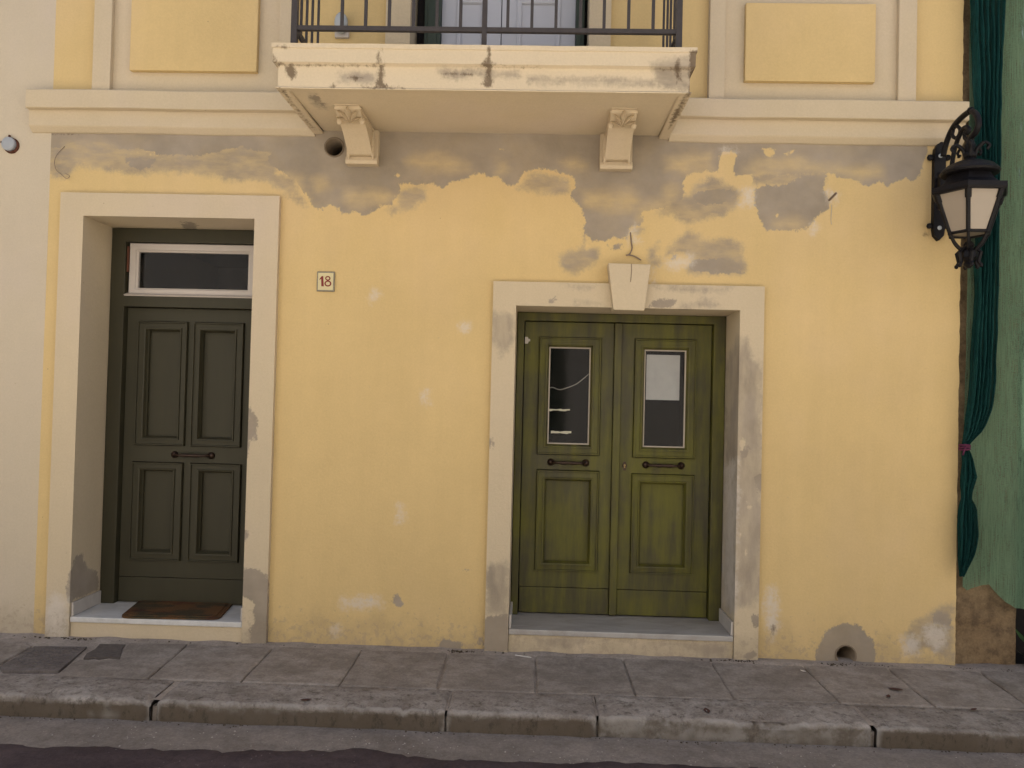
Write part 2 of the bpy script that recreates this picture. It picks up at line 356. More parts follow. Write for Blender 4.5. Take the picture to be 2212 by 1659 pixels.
    def ball(s, c, r, n=10, sq=(1, 1, 1)):
        vs = [];  fs = []; m = n//2
        for i in range(1, m):
            for j in range(n):
                a, b = math.pi*i/m, 2*math.pi*j/n
                vs.append((c[0]+r*sq[0]*math.sin(a)*math.cos(b), c[1]+r*sq[1]*math.sin(a)*math.sin(b), c[2]+r*sq[2]*math.cos(a)))
        vs += [(c[0], c[1], c[2]+r*sq[2]), (c[0], c[1], c[2]-r*sq[2])]; T = len(vs)-2
        for i in range(m-2):
            for j in range(n): fs.append((i*n+j, (i+1)*n+j, (i+1)*n+(j+1) % n, i*n+(j+1) % n))
        for j in range(n): fs += [(T, j, (j+1) % n), (T+1, (m-2)*n+(j+1) % n, (m-2)*n+j)]
        return s.add(vs, fs)
    def gbox(s, x0, x1, y0, y1, z0, z1, res=.03, skip=''):     # box whose faces are fine grids (for painted masks)
        def L(a, b): return list(np.linspace(a, b, max(2, int(abs(b-a)/res)+2)))
        X, Y, Zz = L(x0, x1), L(y0, y1), L(z0, z1)
        def g(A, B, fn, flip):
            vs = [fn(a, b) for a in A for b in B]; nb = len(B)
            fs = [(i*nb+j, (i+1)*nb+j, (i+1)*nb+j+1, i*nb+j+1) for i in range(len(A)-1) for j in range(nb-1)]
            s.add(vs, [f[::-1] for f in fs] if flip else fs)
        if 'f' not in skip: g(X, Zz, lambda a, b: (a, y0, b), False)
        if 'b' not in skip: g(X, Zz, lambda a, b: (a, y1, b), True)
        if 'l' not in skip: g(Y, Zz, lambda a, b: (x0, a, b), True)
        if 'r' not in skip: g(Y, Zz, lambda a, b: (x1, a, b), False)
        if 'd' not in skip: g(X, Y, lambda a, b: (a, b, z0), True)
        if 'u' not in skip: g(X, Y, lambda a, b: (a, b, z1), False)
        return s
    def build(s, name, mat, parent=None, bevel=0., smooth=False, masks=None, weld=False):
        V = np.array(s.v); off = ORG.get(parent.name, np.zeros(3)) if parent else np.zeros(3)
        me = bpy.data.meshes.new(name); me.from_pydata([tuple(q) for q in (V-off)], [], s.f); me.update()
        if bevel or weld:
            bm = bmesh.new(); bm.from_mesh(me)
            bmesh.ops.remove_doubles(bm, verts=bm.verts, dist=1e-5)
            if bevel:
                ed = [e for e in bm.edges if len(e.link_faces) == 2 and e.calc_face_angle(0) > .5]
                bmesh.ops.bevel(bm, geom=ed, offset=bevel, segments=2, profile=.6, affect='EDGES', clamp_overlap=True)
            bm.to_mesh(me); bm.free()
        if masks:
            n = len(me.vertices); c = np.zeros(n*3); me.vertices.foreach_get('co', c); W = c.reshape(-1, 3)+off
            px, py = proj(W)
            for k in ('grey', 'thin', 'wash', 'white', 'keep', 'stain'):
                val = sdf(px, py, masks.get(k, []))/352.0
                a = me.attributes.new('m_'+k, 'FLOAT', 'POINT'); a.data.foreach_set('value', val.astype(np.float32))
        me.materials.append(MT[mat] if isinstance(mat, str) else mat)
        if smooth: me.polygons.foreach_set('use_smooth', [True]*len(me.polygons))
        o = bpy.data.objects.new(name, me); col.objects.link(o)
        if parent: o.parent = parent
        ORG[o.name] = off; return o

# ------------------------------------------------------------------ traced patches of old render, primer and dirt (shapes on the walls)
M_WALL = dict(
 grey=[Z('1', (215, 60), (2300, 60), (2300, 245), (2180, 250), (1960, 215), (1700, 280), (1500, 300), (1300, 290), (1150, 240), (950, 240), (830, 190), (560, 195), (480, 230), (400, 240), (300, 215), (215, 150)),
       Z('1', (980, 290), (1280, 300), (1230, 390), (1130, 415), (1040, 380)),
       Z('2', (-60, 30), (2260, 60), (2260, 380), (2180, 430), (2150, 500), (2110, 540), (2060, 510), (2020, 460), (1950, 460), (1860, 430), (1790, 440), (1740, 480), (1640, 500), (1540, 545), (1450, 510), (1350, 525), (1240, 520), (1210, 500), (1215, 580), (1170, 640), (1150, 690), (1050, 690), (980, 740), (900, 785), (870, 750), (840, 735), (780, 755), (730, 755), (700, 700), (640, 690), (560, 730), (500, 700), (460, 600), (350, 480), (250, 420), (170, 370), (120, 330), (160, 270), (-60, 235)),
       Z('3', (-40, 60), (1760, 110), (2260, 120), (2260, 225), (2110, 235), (1990, 230), (1900, 270), (1790, 260), (1770, 330), (1760, 440), (1640, 405), (1540, 430), (1480, 470), (1490, 540), (1500, 610), (1430, 690), (1320, 710), (1240, 715), (1180, 730), (1120, 740), (1120, 830), (700, 830), (650, 700), (590, 660), (565, 600), (610, 520), (580, 450), (520, 430), (420, 420), (300, 390), (200, 415), (160, 490), (100, 540), (50, 520), (0, 480), (-40, 400)),
       Z('4', (170, -20), (190, 60), (250, 90), (290, 170), (270, 250), (260, 300), (330, 370), (440, 380), (540, 355), (640, 340), (640, 280), (690, 250), (740, 250), (760, 200), (740, 130), (800, 125), (700, -20)),
       Z('4', (470, 400), (590, 380), (580, 420), (520, 445), (480, 430)),
       Z('3', (1520, 610), (1600, 570), (1740, 545), (1860, 560), (1900, 610), (1800, 670), (1650, 690), (1560, 660)),
       Z('5', (230, 490), (500, 480), (600, 400), (800, 390), (820, 450), (800, 540), (840, 600), (830, 680), (760, 700), (720, 780), (640, 850), (330, 850), (270, 740), (235, 640)),
       Z('4', (1640, -30), (1640, 60), (1670, 160), (1720, 230), (1760, 285), (1790, 270), (1900, 275), (2010, 285), (2090, 250), (2130, 200), (2200, 130), (2200, -30)),
       Z('5', (-40, 80), (700, 90), (1540, 110), (1620, 140), (1645, 190), (1600, 300), (1580, 420), (1500, 460), (1460, 420), (1380, 460), (1300, 500), (1240, 460), (1140, 500), (1080, 460), (920, 420), (830, 395), (700, 390), (500, 400), (240, 480), (220, 400), (90, 410), (60, 340), (100, 200), (-40, 200)),
       Z('4', (1140, 520), (1400, 500), (1500, 530), (1570, 620), (1450, 640), (1250, 630), (1090, 600)),
       Z('4', (960, 490), (1010, 485), (1020, 525), (970, 535)),
       Z('g', (655, 900), (690, 740), (760, 640), (880, 585), (1000, 605), (1090, 690), (1130, 830), (1120, 920)),
       Z('g', (1530, 510), (1620, 510), (1690, 560), (1690, 640), (1600, 610), (1520, 590)),
       Z('h', (1370, 760), (1420, 710), (1500, 705), (1570, 740), (1570, 800), (1370, 800)),
       Z('h', (1040, 410), (1085, 355), (1110, 400), (1145, 465), (1060, 465)),
       Z('h', (680, 425), (860, 428), (865, 440), (700, 436)), Z('h', (775, 400), (840, 408), (930, 398), (930, 414), (830, 418)),
       Z('h', (1470, 215), (1520, 200), (1640, 185), (1640, 205), (1540, 220)), Z('h', (1670, 700), (1720, 680), (1725, 760), (1660, 745))],
 thin=[Z('1', (520, 195), (900, 200), (950, 250), (850, 260), (560, 240)),
       Z('2', (760, 560), (1050, 560), (1180, 610), (1100, 680), (950, 690), (800, 700), (730, 640)),
       Z('2', (1300, 280), (1500, 270), (1750, 330), (1800, 420), (1600, 430), (1400, 400), (1250, 330)), Z('2', (2000, 330), (2060, 340), (2060, 430), (1990, 440)),
       Z('2', (280, 420), (420, 460), (480, 620), (540, 720), (420, 640), (300, 520)), Z('2', (500, 470), (600, 470), (640, 560), (560, 600), (500, 560)),
       Z('3', (480, 330), (600, 310), (690, 360), (680, 410), (560, 400)), Z('3', (650, 580), (900, 560), (1060, 560), (1150, 650), (1060, 740), (850, 750), (690, 680)),
       Z('3', (1330, 310), (1700, 260), (1740, 420), (1480, 450), (1330, 400)), Z('3', (1300, 560), (1400, 510), (1460, 580), (1380, 700), (1300, 700)),
       Z('4', (1800, 190), (2000, 170), (2080, 230), (2000, 280), (1800, 270)), Z('4', (680, 60), (1000, 0), (900, 150), (700, 230)),
       Z('5', (250, 260), (600, 250), (800, 330), (1250, 310), (1290, 420), (1100, 440), (850, 390), (500, 370), (250, 460), (120, 380))],
 wash=[Z('5', (100, 380), (820, 370), (820, 490), (230, 500)), Z('1', (180, 100), (200, 290), (300, 215), (350, 330), (420, 470), (500, 470), (640, 385), (850, 410), (1100, 430), (1500, 430), (1900, 500), (2200, 480), (2300, 300), (2300, 60), (200, 60)),
       Z('2', (60, 350), (350, 480), (480, 720), (380, 680), (250, 560), (100, 500), (0, 480), (0, 330)),
       Z('2', (1200, 540), (1420, 520), (1420, 640), (1330, 700), (1180, 760), (1120, 780), (1100, 700), (1180, 660)),
       Z('3', (120, 560), (220, 420), (420, 430), (560, 480), (560, 600), (420, 600), (250, 580)),
       Z('3', (1500, 620), (1560, 520), (1680, 450), (1800, 480), (1900, 560), (1940, 640), (1900, 720), (1780, 780), (1650, 800), (1500, 830), (1400, 800), (1390, 720), (1450, 700)),
       Z('4', (1000, -20), (1540, -20), (1530, 70), (1400, 160), (1200, 210), (1130, 235), (1040, 190), (930, 170), (870, 160), (830, 130), (900, 100)),
       Z('4', (60, 500), (140, 440), (250, 420), (400, 410), (410, 480), (380, 560), (280, 620), (160, 640), (80, 590)), Z('4', (250, 250), (290, 300), (300, 430), (260, 420)),
       Z('4', (1060, 320), (1130, 285), (1200, 310), (1290, 360), (1450, 340), (1540, 390), (1560, 470), (1580, 560), (1570, 640), (1440, 650), (1300, 640), (1100, 640), (1060, 600), (1150, 540), (1080, 480), (1000, 480), (930, 500), (940, 420)),
       Z('4', (790, 540), (800, 450), (850, 370), (890, 350), (880, 400), (840, 480), (920, 520), (900, 560), (800, 600)), Z('4', (640, 250), (760, 250), (740, 300), (680, 330)),
       Z('g', (1380, 600), (1560, 480), (1700, 420), (1700, 860), (1640, 860), (1500, 780), (1380, 830), (1310, 740))],
 white=[Z('3', (1940, 560), (2040, 540), (2040, 690), (1940, 680)), Z('3', (1790, 215), (1890, 225), (1890, 260), (1800, 255)), Z('5', (820, 510), (900, 570), (890, 630), (830, 600)),
        Z('4', (640, 300), (680, 245), (670, 330), (740, 370), (660, 390)), Z('4', (930, 530), (1140, 490), (1140, 550), (1050, 600), (940, 570)), Z('5', (10, 185), (85, 185), (80, 215), (10, 210)),
        Z('4', (2095, 290), (2125, 210), (2150, 250), (2110, 310)), Z('4', (800, 620), (830, 600), (820, 700), (805, 690)),
        Z('d', (994, 700), (1003, 694), (1012, 704), (1010, 716), (998, 716)), Z('d', (798, 640), (812, 628), (822, 636), (806, 652)),
        Z('d', (858, 1092), (868, 1090), (872, 1125), (862, 1130)), Z('d', (912, 850), (924, 846), (928, 868), (914, 868)),
        Z('d', (28, 985), (62, 985), (62, 1015), (48, 1040), (28, 1040)), Z('g', (300, 340), (380, 330), (410, 600), (350, 720), (310, 600)), Z('g', (1480, 600), (1640, 620), (1640, 760), (1560, 800), (1480, 700)),
        Z('h', (670, 410), (940, 400), (960, 470), (680, 480)), Z('h', (600, 640), (650, 620), (660, 690), (610, 700)),
        Z('g', (1310, 700), (1440, 690), (1430, 820), (1320, 830))],
 keep=[Z('1', (1030, 255), (1110, 255), (1115, 272), (1050, 282)), Z('1', (1160, 255), (1240, 255), (1270, 290), (1190, 277)), Z('2', (1165, 440), (1190, 428), (1212, 462), (1180, 458)),
       Z('2', (2010, 235), (2100, 248), (2060, 266)), Z('5', (290, 195), (410, 190), (400, 240), (350, 265), (320, 230)), Z('5', (470, 230), (560, 200), (570, 215), (500, 262)),
       Z('4', (1795, 140), (1830, 150), (1860, 195), (1800, 185)), Z('3', (1780, 255), (1888, 258), (1893, 320), (1862, 430), (1885, 475), (1800, 455), (1755, 430), (1770, 330)), Z('3', (1900, 480), (1960, 440), (2035, 445), (2040, 530), (1960, 545), (1890, 520)),
       Z('4', (330, 372), (450, 380), (440, 420), (370, 410))],
 stain=[Z('g', (330, 610), (370, 600), (385, 660), (350, 690)), Z('d', (45, 282), (170, 287), (170, 291), (45, 290)), Z('L', (425, 1250), (490, 1290), (470, 1330), (435, 1310))])
M_TRIM1 = dict(
 grey=[Z('6', (1815, 215), (1885, 280), (1920, 520), (1860, 480), (1825, 620), (1800, 640)), Z('6', (1780, 1130), (1865, 1150), (1820, 1200), (1780, 1260)),
       Z('7', (1780, 180), (1900, 185), (1990, 250), (1990, 760), (1840, 760), (1840, 640), (1870, 600), (1860, 430), (1770, 400)),
       Z('7', (550, 100), (600, 80), (640, 190), (715, 210), (730, 340), (495, 450), (500, 250)), Z('d', (383, 480), (415, 478), (430, 487), (425, 500), (400, 500))],
 white=[Z('7', (325, 480), (400, 380), (500, 430), (500, 720), (325, 720))])
M_TRIM2 = dict(
 grey=[Z('a', (515, 490), (560, 440), (610, 420), (600, 490)), Z('a', (1290, 480), (1340, 455), (1470, 455), (1470, 515), (1260, 520)), Z('a', (105, 1470), (140, 1470), (140, 1550), (100, 1560)),
       Z('c', (75, 540), (250, 520), (250, 800), (50, 800), (50, 560)), Z('b', (2040, 380), (2130, 350), (2130, 500), (2080, 500)), Z('a', (1960, 1560), (2030, 1530), (2010, 1620), (1960, 1660)),
       Z('c', (2030, 560), (2080, 520), (2110, 560), (2080, 620)), Z('b', (2040, 1400), (2110, 1390), (2110, 1480), (2060, 1500)), Z('c', (1990, 820), (2060, 790), (2110, 840), (2000, 870))],
 wash=[Z('a', (1500, 500), (1600, 480), (1750, 440), (1850, 525), (1500, 530)), Z('a', (740, 480), (850, 470), (960, 510), (740, 505)), Z('a', (620, 345), (960, 335), (850, 390), (740, 385)), Z('a', (1290, 340), (1900, 360), (1800, 430), (1400, 400)),
       Z('a', (105, 520), (300, 560), (290, 760), (200, 900), (110, 750)), Z('c', (65, 150), (255, 130), (255, 540), (60, 540)),
       Z('a', (1950, 720), (2010, 760), (2070, 900), (2130, 850), (2130, 1700), (1830, 1700), (1830, 900)), Z('b', (1820, 0), (2130, 0), (2130, 1300), (2000, 1350), (1820, 1400))],
 white=[Z('b', (1840, 300), (1930, 250), (1920, 1400), (1830, 1300))], keep=[Z('b', (1950, 70), (2000, 120), (1960, 200)), Z('b', (1935, 780), (1970, 800), (1960, 840), (1930, 830)), Z('b', (1980, 900), (2020, 920), (2000, 1000)), Z('b', (2000, 560), (2050, 600), (2010, 640))])
M_BAL = dict(
 stain=[Z('e', (948, 330), (975, 335), (970, 420), (985, 490), (985, 560), (995, 640), (900, 640), (945, 560), (940, 430)), Z('e', (1755, 340), (1780, 340), (1778, 470), (1785, 560), (1785, 650), (1690, 650), (1735, 570), (1740, 490), (1690, 475), (1745, 430)),
        Z('e', (160, 330), (290, 332), (290, 352), (160, 352)), Z('e', (150, 385), (195, 395), (185, 440), (205, 470), (150, 465)), Z('e', (255, 480), (330, 490), (350, 560), (300, 590), (260, 550)),
        Z('e', (160, 480), (190, 490), (190, 630), (165, 630)), Z('e', (700, 575), (790, 555), (850, 575), (780, 598)), Z('e', (800, 632), (1150, 638), (1150, 656), (840, 652)), Z('e', (580, 625), (620, 610), (640, 645), (600, 648)),
        Z('e', (165, 470), (1000, 476), (1000, 490), (170, 486)), Z('e', (1680, 478), (1950, 484), (1900, 500), (1700, 492)), Z('e', (1400, 540), (1650, 540), (1650, 560), (1420, 565)),
        Z('f', (1390, 365), (1470, 365), (1465, 510), (1440, 690), (1390, 690), (1400, 500)), Z('f', (1300, 430), (1330, 440), (1340, 600), (1300, 640), (1290, 520)), Z('f', (1180, 500), (1460, 500), (1460, 515), (1180, 515)),
        Z('f', (1370, 690), (1410, 690), (1300, 880), (1240, 960), (1270, 850)), Z('f', (0, 485), (300, 490), (300, 500), (0, 498)), Z('e', (185, 640), (230, 640), (480, 960), (460, 960))],
 wash=[Z('e', (430, 680), (500, 690), (570, 790), (500, 790), (440, 740)), Z('f', (200, 560), (1200, 590), (1200, 640), (200, 630)), Z('e', (650, 540), (930, 540), (930, 610), (650, 610)), Z('e', (1380, 500), (2000, 510), (2000, 580), (1400, 590)), Z('f', (1100, 470), (1420, 400), (1420, 680), (1150, 640))],
 grey=[Z('e', (440, 700), (500, 695), (570, 785), (510, 780), (450, 740))])

# ------------------------------------------------------------------ ground: road, gutter, pavement, kerb
def nz(x, y, z=0., s=1.): return mnoise.noise(Vector((x*s, y*s, z*s)))
def sheet(name, xs, ys, zf, mat):
    b = MB(); n = len(ys); b.add([(x, y, zf(x, y)) for x in xs for y in ys], [(i*n+j, (i+1)*n+j, (i+1)*n+j+1, i*n+j+1) for i in range(len(xs)-1) for j in range(n-1)])
    return b.build(name, mat, smooth=True)
GZ = -.118
base_ground = tag(MB().add([(-60, -60, -.30), (60, -60, -.30), (60, 60, -.30), (-60, 60, -.30)], [(0, 1, 2, 3)]).build('ground', 'gutter'), kind='structure')
gx = list(np.arange(-4.2, 4.2, .06)); gy = list(np.arange(-1.9, -.90, .06))
gutter = tag(sheet('gutter', [-14, -8]+gx+[8, 14], gy, lambda x, y: GZ+.006*nz(x, y, 0, 3)-.02*max(0, (-1.1-y)), 'gutter'), kind='structure')
EDG = [PZ(a, b, GZ) for a, b in ((-60, 1600), (67, 1611), (161, 1613), (322, 1618), (591, 1622), (833, 1618), (891, 1636), (1184, 1647), (1348, 1646), (1700, 1662), (2212, 1690))]
ex, ey = [q[0] for q in EDG], [q[1] for q in EDG]
bm_v = []; fs = []
rx = [-14, -8]+list(np.arange(-4.2, 4.2, .03))+[8, 14]; offs = [0, .03, .12, .3, .7, 1.0, 1.5]
for x in rx:
    e = float(np.interp(x, ex, ey))+.035*nz(x, 3.3, 1, 7)+.02*nz(x, 1, 4, 25)
    for k, o_ in enumerate(offs): bm_v.append((x, e-o_, GZ-.012*o_ + (-.012 if k == 0 else .012) + .004*nz(x, o_, 2, 9)*(k > 0)))
n = len(offs); fs = [(i*n+j, i*n+j+1, (i+1)*n+j+1, (i+1)*n+j) for i in range(len(rx)-1) for j in range(n-1)]
road = tag(MB().add(bm_v, fs).build('road', 'asphalt', smooth=True), kind='structure')

PS = -.02     # pavement falls a little to the kerb
def pz(y): return -PS*y if y < 0 else 0.
px_ = list(np.arange(-4.2, 4.3, .05)); py_ = [.06, .0, -.02, -.05, -.09, -.14, -.25, -.4, -.6, -.7, -.9]
pavement = tag(sheet('pavement', [-14, -8]+px_+[8, 14], py_, lambda x, y: pz(y)-.012+(.012+.010*nz(x, y, 0, 6) if y > -.10 else .003*nz(x, y, 0, 8)), 'mortar'), kind='structure')
def slab(poly, zoff=0., tilt=(0, 0), cham=.006, mat='slab', name='paving_slab', th=.05):
    b = MB(); n = len(poly); cx = sum(p[0] for p in poly)/n; cy = sum(p[1] for p in poly)/n
    def ins(d): return [(x+(cx-x)*d/max(.05, math.hypot(cx-x, cy-y)), y+(cy-y)*d/max(.05, math.hypot(cx-x, cy-y))) for x, y in poly]
    zt = lambda x, y: pz(y)+zoff+tilt[0]*(x-cx)+tilt[1]*(y-cy)
    vs = [(x, y, zt(x, y)-th) for x, y in poly]+[(x, y, zt(x, y)-cham) for x, y in poly]+[(x, y, zt(x, y)) for x, y in ins(cham*1.6)]
    fs = [tuple(range(2*n, 3*n))]
    for k in (0, n):
        for i in range(n): fs.append((k+i, k+(i+1) % n, k+n+(i+1) % n, k+n+i))
    return b.add(vs, fs).build(name, mat, pavement)
def wob(p, q, k=5, a=.006):
    out = []
    for i in range(k):
        t = i/k; out.append((p[0]+(q[0]-p[0])*t+(random.uniform(-a, a) if i else 0), p[1]+(q[1]-p[1])*t+(random.uniform(-a, a) if i else 0)))
    return out
JN = [((392, 1404), (319, 1466)), ((592, 1399), (527, 1466)), ((783, 1404), (730, 1483)), ((969, 1410), (947, 1482)), ((1157, 1422), (1158, 1489)),
      ((1345, 1425), (1372, 1498)), ((1539, 1437), (1591, 1516)), ((1744, 1448), (1817, 1519)), ((1925, 1451), (2019, 1524)), ((2154, 1477), (2225, 1527))]
jx = []
for a, b_ in JN:
    A, B = PZ(*a, -.005), PZ(*b_, -.012)
    ln = lambda y, A=A, B=B: A[0]+(B[0]-A[0])*(y-A[1])/(B[1]-A[1])
    jx.append((ln(-.08), ln(-.655)))
jx.append((jx[-1][0]+.55, jx[-1][1]+.55)); jx.append((jx[-1][0]+.55, jx[-1][1]+.55))
for i in range(len(jx)-1):
    g = .004 if i < 5 else .0025
    p = [(jx[i][1]+g, -.655), (jx[i+1][1]-g, -.655), (jx[i+1][0]-g, -.085), (jx[i][0]+g, -.085)]
    poly = sum((wob(p[k], p[(k+1) % 4], 5, .004) for k in range(4)), [])
    slab(poly, random.uniform(-.002, .002), (random.uniform(-.004, .004), random.uniform(-.006, .006)))
# the broken slabs round the iron cover at the left
L0 = jx[0]
brk = [PZ(a, b_, -.01)[:2] for a, b_ in Z('7', (250, 1060), (330, 1000), (440, 950), (520, 890), (580, 862), (700, 868), (890, 858), (905, 800), (960, 745))]
poly = [(L0[1]-.004, -.655)]+wob((L0[1]-.004, -.655), (L0[0]-.004, -.085), 4, .004)[1:]+[(L0[0]-.004, -.085)]+[tuple(q) for q in brk[::-1]]
slab(poly[:], .001)
lp = [PZ(a, b_, -.01)[:2] for a, b_ in Z('7', (-420, 1060), (225, 1062), (-20, 960), (-20, 905), (240, 765), (-200, 720), (-420, 760))]
slab([tuple(q) for q in (lp[0], lp[1], lp[2], (lp[2][0]-.3, lp[2][1]-.0))], -.004)
slab([tuple(q) for q in [PZ(a, b_, -.01)[:2] for a, b_ in Z('7', (-500, 900), (-30, 905), (235, 762), (190, 735), (-300, 735))]], .0)
cov = [tuple(PZ(a, b_, -.012)[:2]) for a, b_ in Z('7', (0, 915), (255, 768), (640, 772), (430, 950), (20, 945))]
cv = empty('utility_cover', (np.mean([q[0] for q in cov]), np.mean([q[1] for q in cov]), -.03), 'dark iron utility cover sunk in the pavement below the left doorway', 'cover')
b = MB().prismz(cov[::-1], -.04, -.006); b.build('plate', 'cover', cv)
b = MB()
for i in range(8):
    for j in range(7):
        t, u = (i+.6)/8.4, (j+.6)/7.4
        q = np.array(cov[0])*(1-t)*(1-u)+np.array(cov[1])*t*(1-u)*1+np.array(cov[2])*t*u+np.array(cov[3])*(1-t)*u
        b.prismz([(q[0]-.014, q[1]-.004), (q[0]+.014, q[1]-.004), (q[0]+.014, q[1]+.004), (q[0]-.014, q[1]+.004)], -.007, -.002)
tag(b.build('tread_pattern', 'cover', cv), kind='stuff')
chip = [PZ(a, b_, -.014)[:2] for a, b_ in Z('7', (615, 858), (640, 820), (700, 790), (735, 752), (820, 742), (955, 728), (930, 752), (905, 778), (895, 815), (885, 852), (800, 846), (730, 858), (690, 850))]
tag(MB().prismz([tuple(q) for q in chip], -.03, -.008).build('bitumen_patch', 'asphalt_chip', pavement))

# kerb stones
kerb = tag(MB().box(-14, 14, -.90, -.66, -.20, -.06).build('kerb', 'mortar'), kind='structure')
KJ = [-4.6, -3.1]+[float(PZ(a, b_, -.025)[0]) for a, b_ in ((325, 1520), (962, 1540), (1291, 1552), (1890, 1572))]+[3.2, 4.6]
def kerbstone(x0, x1, seed):
    prof = [(-.66, -.14), (-.66, -.022), (-.675, -.013), (-.72, -.013), (-.80, -.014), (-.86, -.016), (-.905, -.017), (-.926, -.019), (-.935, -.024), (-.938, -.034), (-.940, -.06), (-.943, -.10), (-.945, -.16)]
    nx = max(12, int((x1-x0)/.011)); b = MB(); vs = []; m = len(prof); rng = random.Random(seed); dy = rng.uniform(-.008, .008); dz = rng.uniform(-.005, .004)
    for i in range(nx+1):
        t = i/nx; x = x0+(x1-x0)*t; e = min(t, 1-t)*(x1-x0); rnd = max(0, 1-e/.035)
        for k, (y, z) in enumerate(prof):
            f = 1 if k > 4 else .3
            yy = y+dy*(k > 3)+f*(.010*nz(x+seed, z*3, 1, 4)+.007*nz(x, z*2+seed, 2, 17)); zz = z+dz+f*(.006*nz(x, y+seed, 3, 5)+.004*nz(x, y, seed, 22))
            wear = (max(0, nz(x+seed*3, 0, 7, 2.6)-.12)*.05+max(0, nz(x, seed, 2, 14)-.15)*.035+max(0, nz(x, seed, 9, 38)-.2)*.022) if 5 < k < 10 else 0
            vs.append((x+(.006*nz(y, z, seed, 18) if i in (0, nx) else 0), yy+rnd*.016*(k > 5)+wear*.6, zz-rnd*rnd*.012*(1 < k < 10)-wear))
    fs = [(i*m+k, i*m+k+1, (i+1)*m+k+1, (i+1)*m+k) for i in range(nx) for k in range(m-1)]+[tuple(range(m)), tuple(range((nx+1)*m-1, nx*m-1, -1))]
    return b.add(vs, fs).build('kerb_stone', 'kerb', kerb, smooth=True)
for i in range(len(KJ)-1):
    gap = (.004, .004, .018, .005, .006, .012, .004, .004)
    kerbstone(KJ[i]+gap[i], KJ[i+1]-gap[i+1], 3+i*5)

# loose grit along the foot of the wall and in the gutter
def grit(name, n, place, mat, label, smin, smax):
    b = MB(); rg = random.Random(11)
    for _ in range(n):
        x, y, z = place(rg); s_ = rg.uniform(smin, smax); a = rg.uniform(0, 6.28); c, d = math.cos(a)*s_, math.sin(a)*s_*.8; h = s_*rg.uniform(.5, .9)
        b.add([(x+c, y+d, z), (x-d, y+c, z), (x-c*.8, y-d, z), (x+d, y-c*.9, z), (x+c*.2, y, z+h), (x-c*.3, y+d*.2, z+h*.8)], [(0, 1, 4), (1, 5, 4), (1, 2, 5), (2, 3, 5), (3, 4, 5), (3, 0, 4)])
    return tag(b.build(name, mat), label, 'grit', kind='stuff')
def foot(rg):
    x = rg.choice((rg.uniform(-3.2, 2.9), rg.gauss(-.42, .06), rg.gauss(1.25, .10), rg.gauss(1.9, .12), rg.gauss(-2.75, .2), rg.gauss(2.65, .1)))
    return x, -.045-abs(rg.gauss(0, .018))-(.0 if x > -2.95 else 0), -.004
grit('wall_foot_grit', 420, foot, 'leaf_litter', 'dark crumbs and dirt gathered along the foot of the house wall', .003, .011)
grit('gutter_grit', 330, lambda rg: (rg.uniform(-3, 3), -1.0-abs(rg.gauss(0, .17)), GZ-.002), 'grit_pale', 'pale grit scattered over the gutter', .0025, .007)
grit('kerb_foot_grit', 260, lambda rg: (rg.uniform(-3, 3), -.952-abs(rg.gauss(0, .012)), GZ-.002), 'leaf_litter', 'dark dirt gathered along the foot of the kerb', .003, .009)

# ------------------------------------------------------------------ the yellow house
XL, XR, TOP = -3.085, 2.565, 6.3
house = empty('yellow_house', (-.26, 0, 0), 'yellow plastered house with patches of grey render, two green doors and a balcony', 'house')
T1o, T1i = rect((131, 418), (604, 421), -.035), rect((180, 468), (550, 470), -.035)
t1 = (P(131, 418, -.035)[0], P(604, 421, -.035)[0], P(180, 468, -.035)[0], P(550, 470, -.035)[0], P(360, 419, -.035)[2], P(360, 469, -.035)[2])
t2 = (P(1066, 606, -.035)[0], P(1652, 621, -.035)[0], P(1115, 658, -.035)[0], P(1599, 671, -.035)[0], P(1360, 613, -.035)[2], P(1360, 665, -.035)[2])
t3 = (P(833, 50, -.03)[0], P(1320, 50, -.03)[0], P(886, 50, -.03)[0], P(1273, 50, -.03)[0])
BZ = 3.43   # balcony floor
HOLES = [(t1[2]-.06, t1[3]+.06, -1, t1[5]+.06), (t2[2]-.06, t2[3]+.06, -1, t2[5]+.06), (t3[2]-.05, t3[3]+.05, BZ-.10, 5.9)]
pc = [(P(722, 318, 0), .060), (P(1827, 1416, 0), .062)]
PIPES = [(c[0][0], c[0][2], c[1], (c[0][0]-.10, c[0][0]+.10, max(-.03, c[0][2]-.10), c[0][2]+.10)) for c in pc]
xs = set(np.round(np.arange(XL, XR, .0255), 4)) | {XR}; zs = set(np.round(np.arange(-.03, 4.3, .0255), 4)) | {4.3, 4.6, 5, 5.5, 6, TOP, -.03}
for h in HOLES: xs |= {h[0], h[1]}; zs |= {h[3]} | ({h[2]} if h[2] > 0 else set())
for q in PIPES: xs |= {q[3][0], q[3][1]}; zs |= {q[3][2], q[3][3]}
def clean(s, keep):
    s = sorted(s); out = [s[0]]
    for v in s[1:]:
        if v-out[-1] < .004:
            if v in keep: out[-1] = v
        else: out.append(v)
    return out
keep = {v for h in HOLES for v in h} | {v for q in PIPES for v in q[3]} | {-.03, XR, TOP}
xs, zs = clean(xs, keep), clean(zs, keep)
b = MB(); nz_ = len(zs); V = []
for i, x in enumerate(xs):
    for z in zs:
        dx = 0.
        if i >= len(xs)-1: dx = .006*nz(z, 1, 2, 9)+.004*nz(z, 5, 2, 31)
        V.append((x+dx, .0025*nz(x, z, 0, 2.5), z))
F = []; rects = HOLES+[q[3] for q in PIPES]
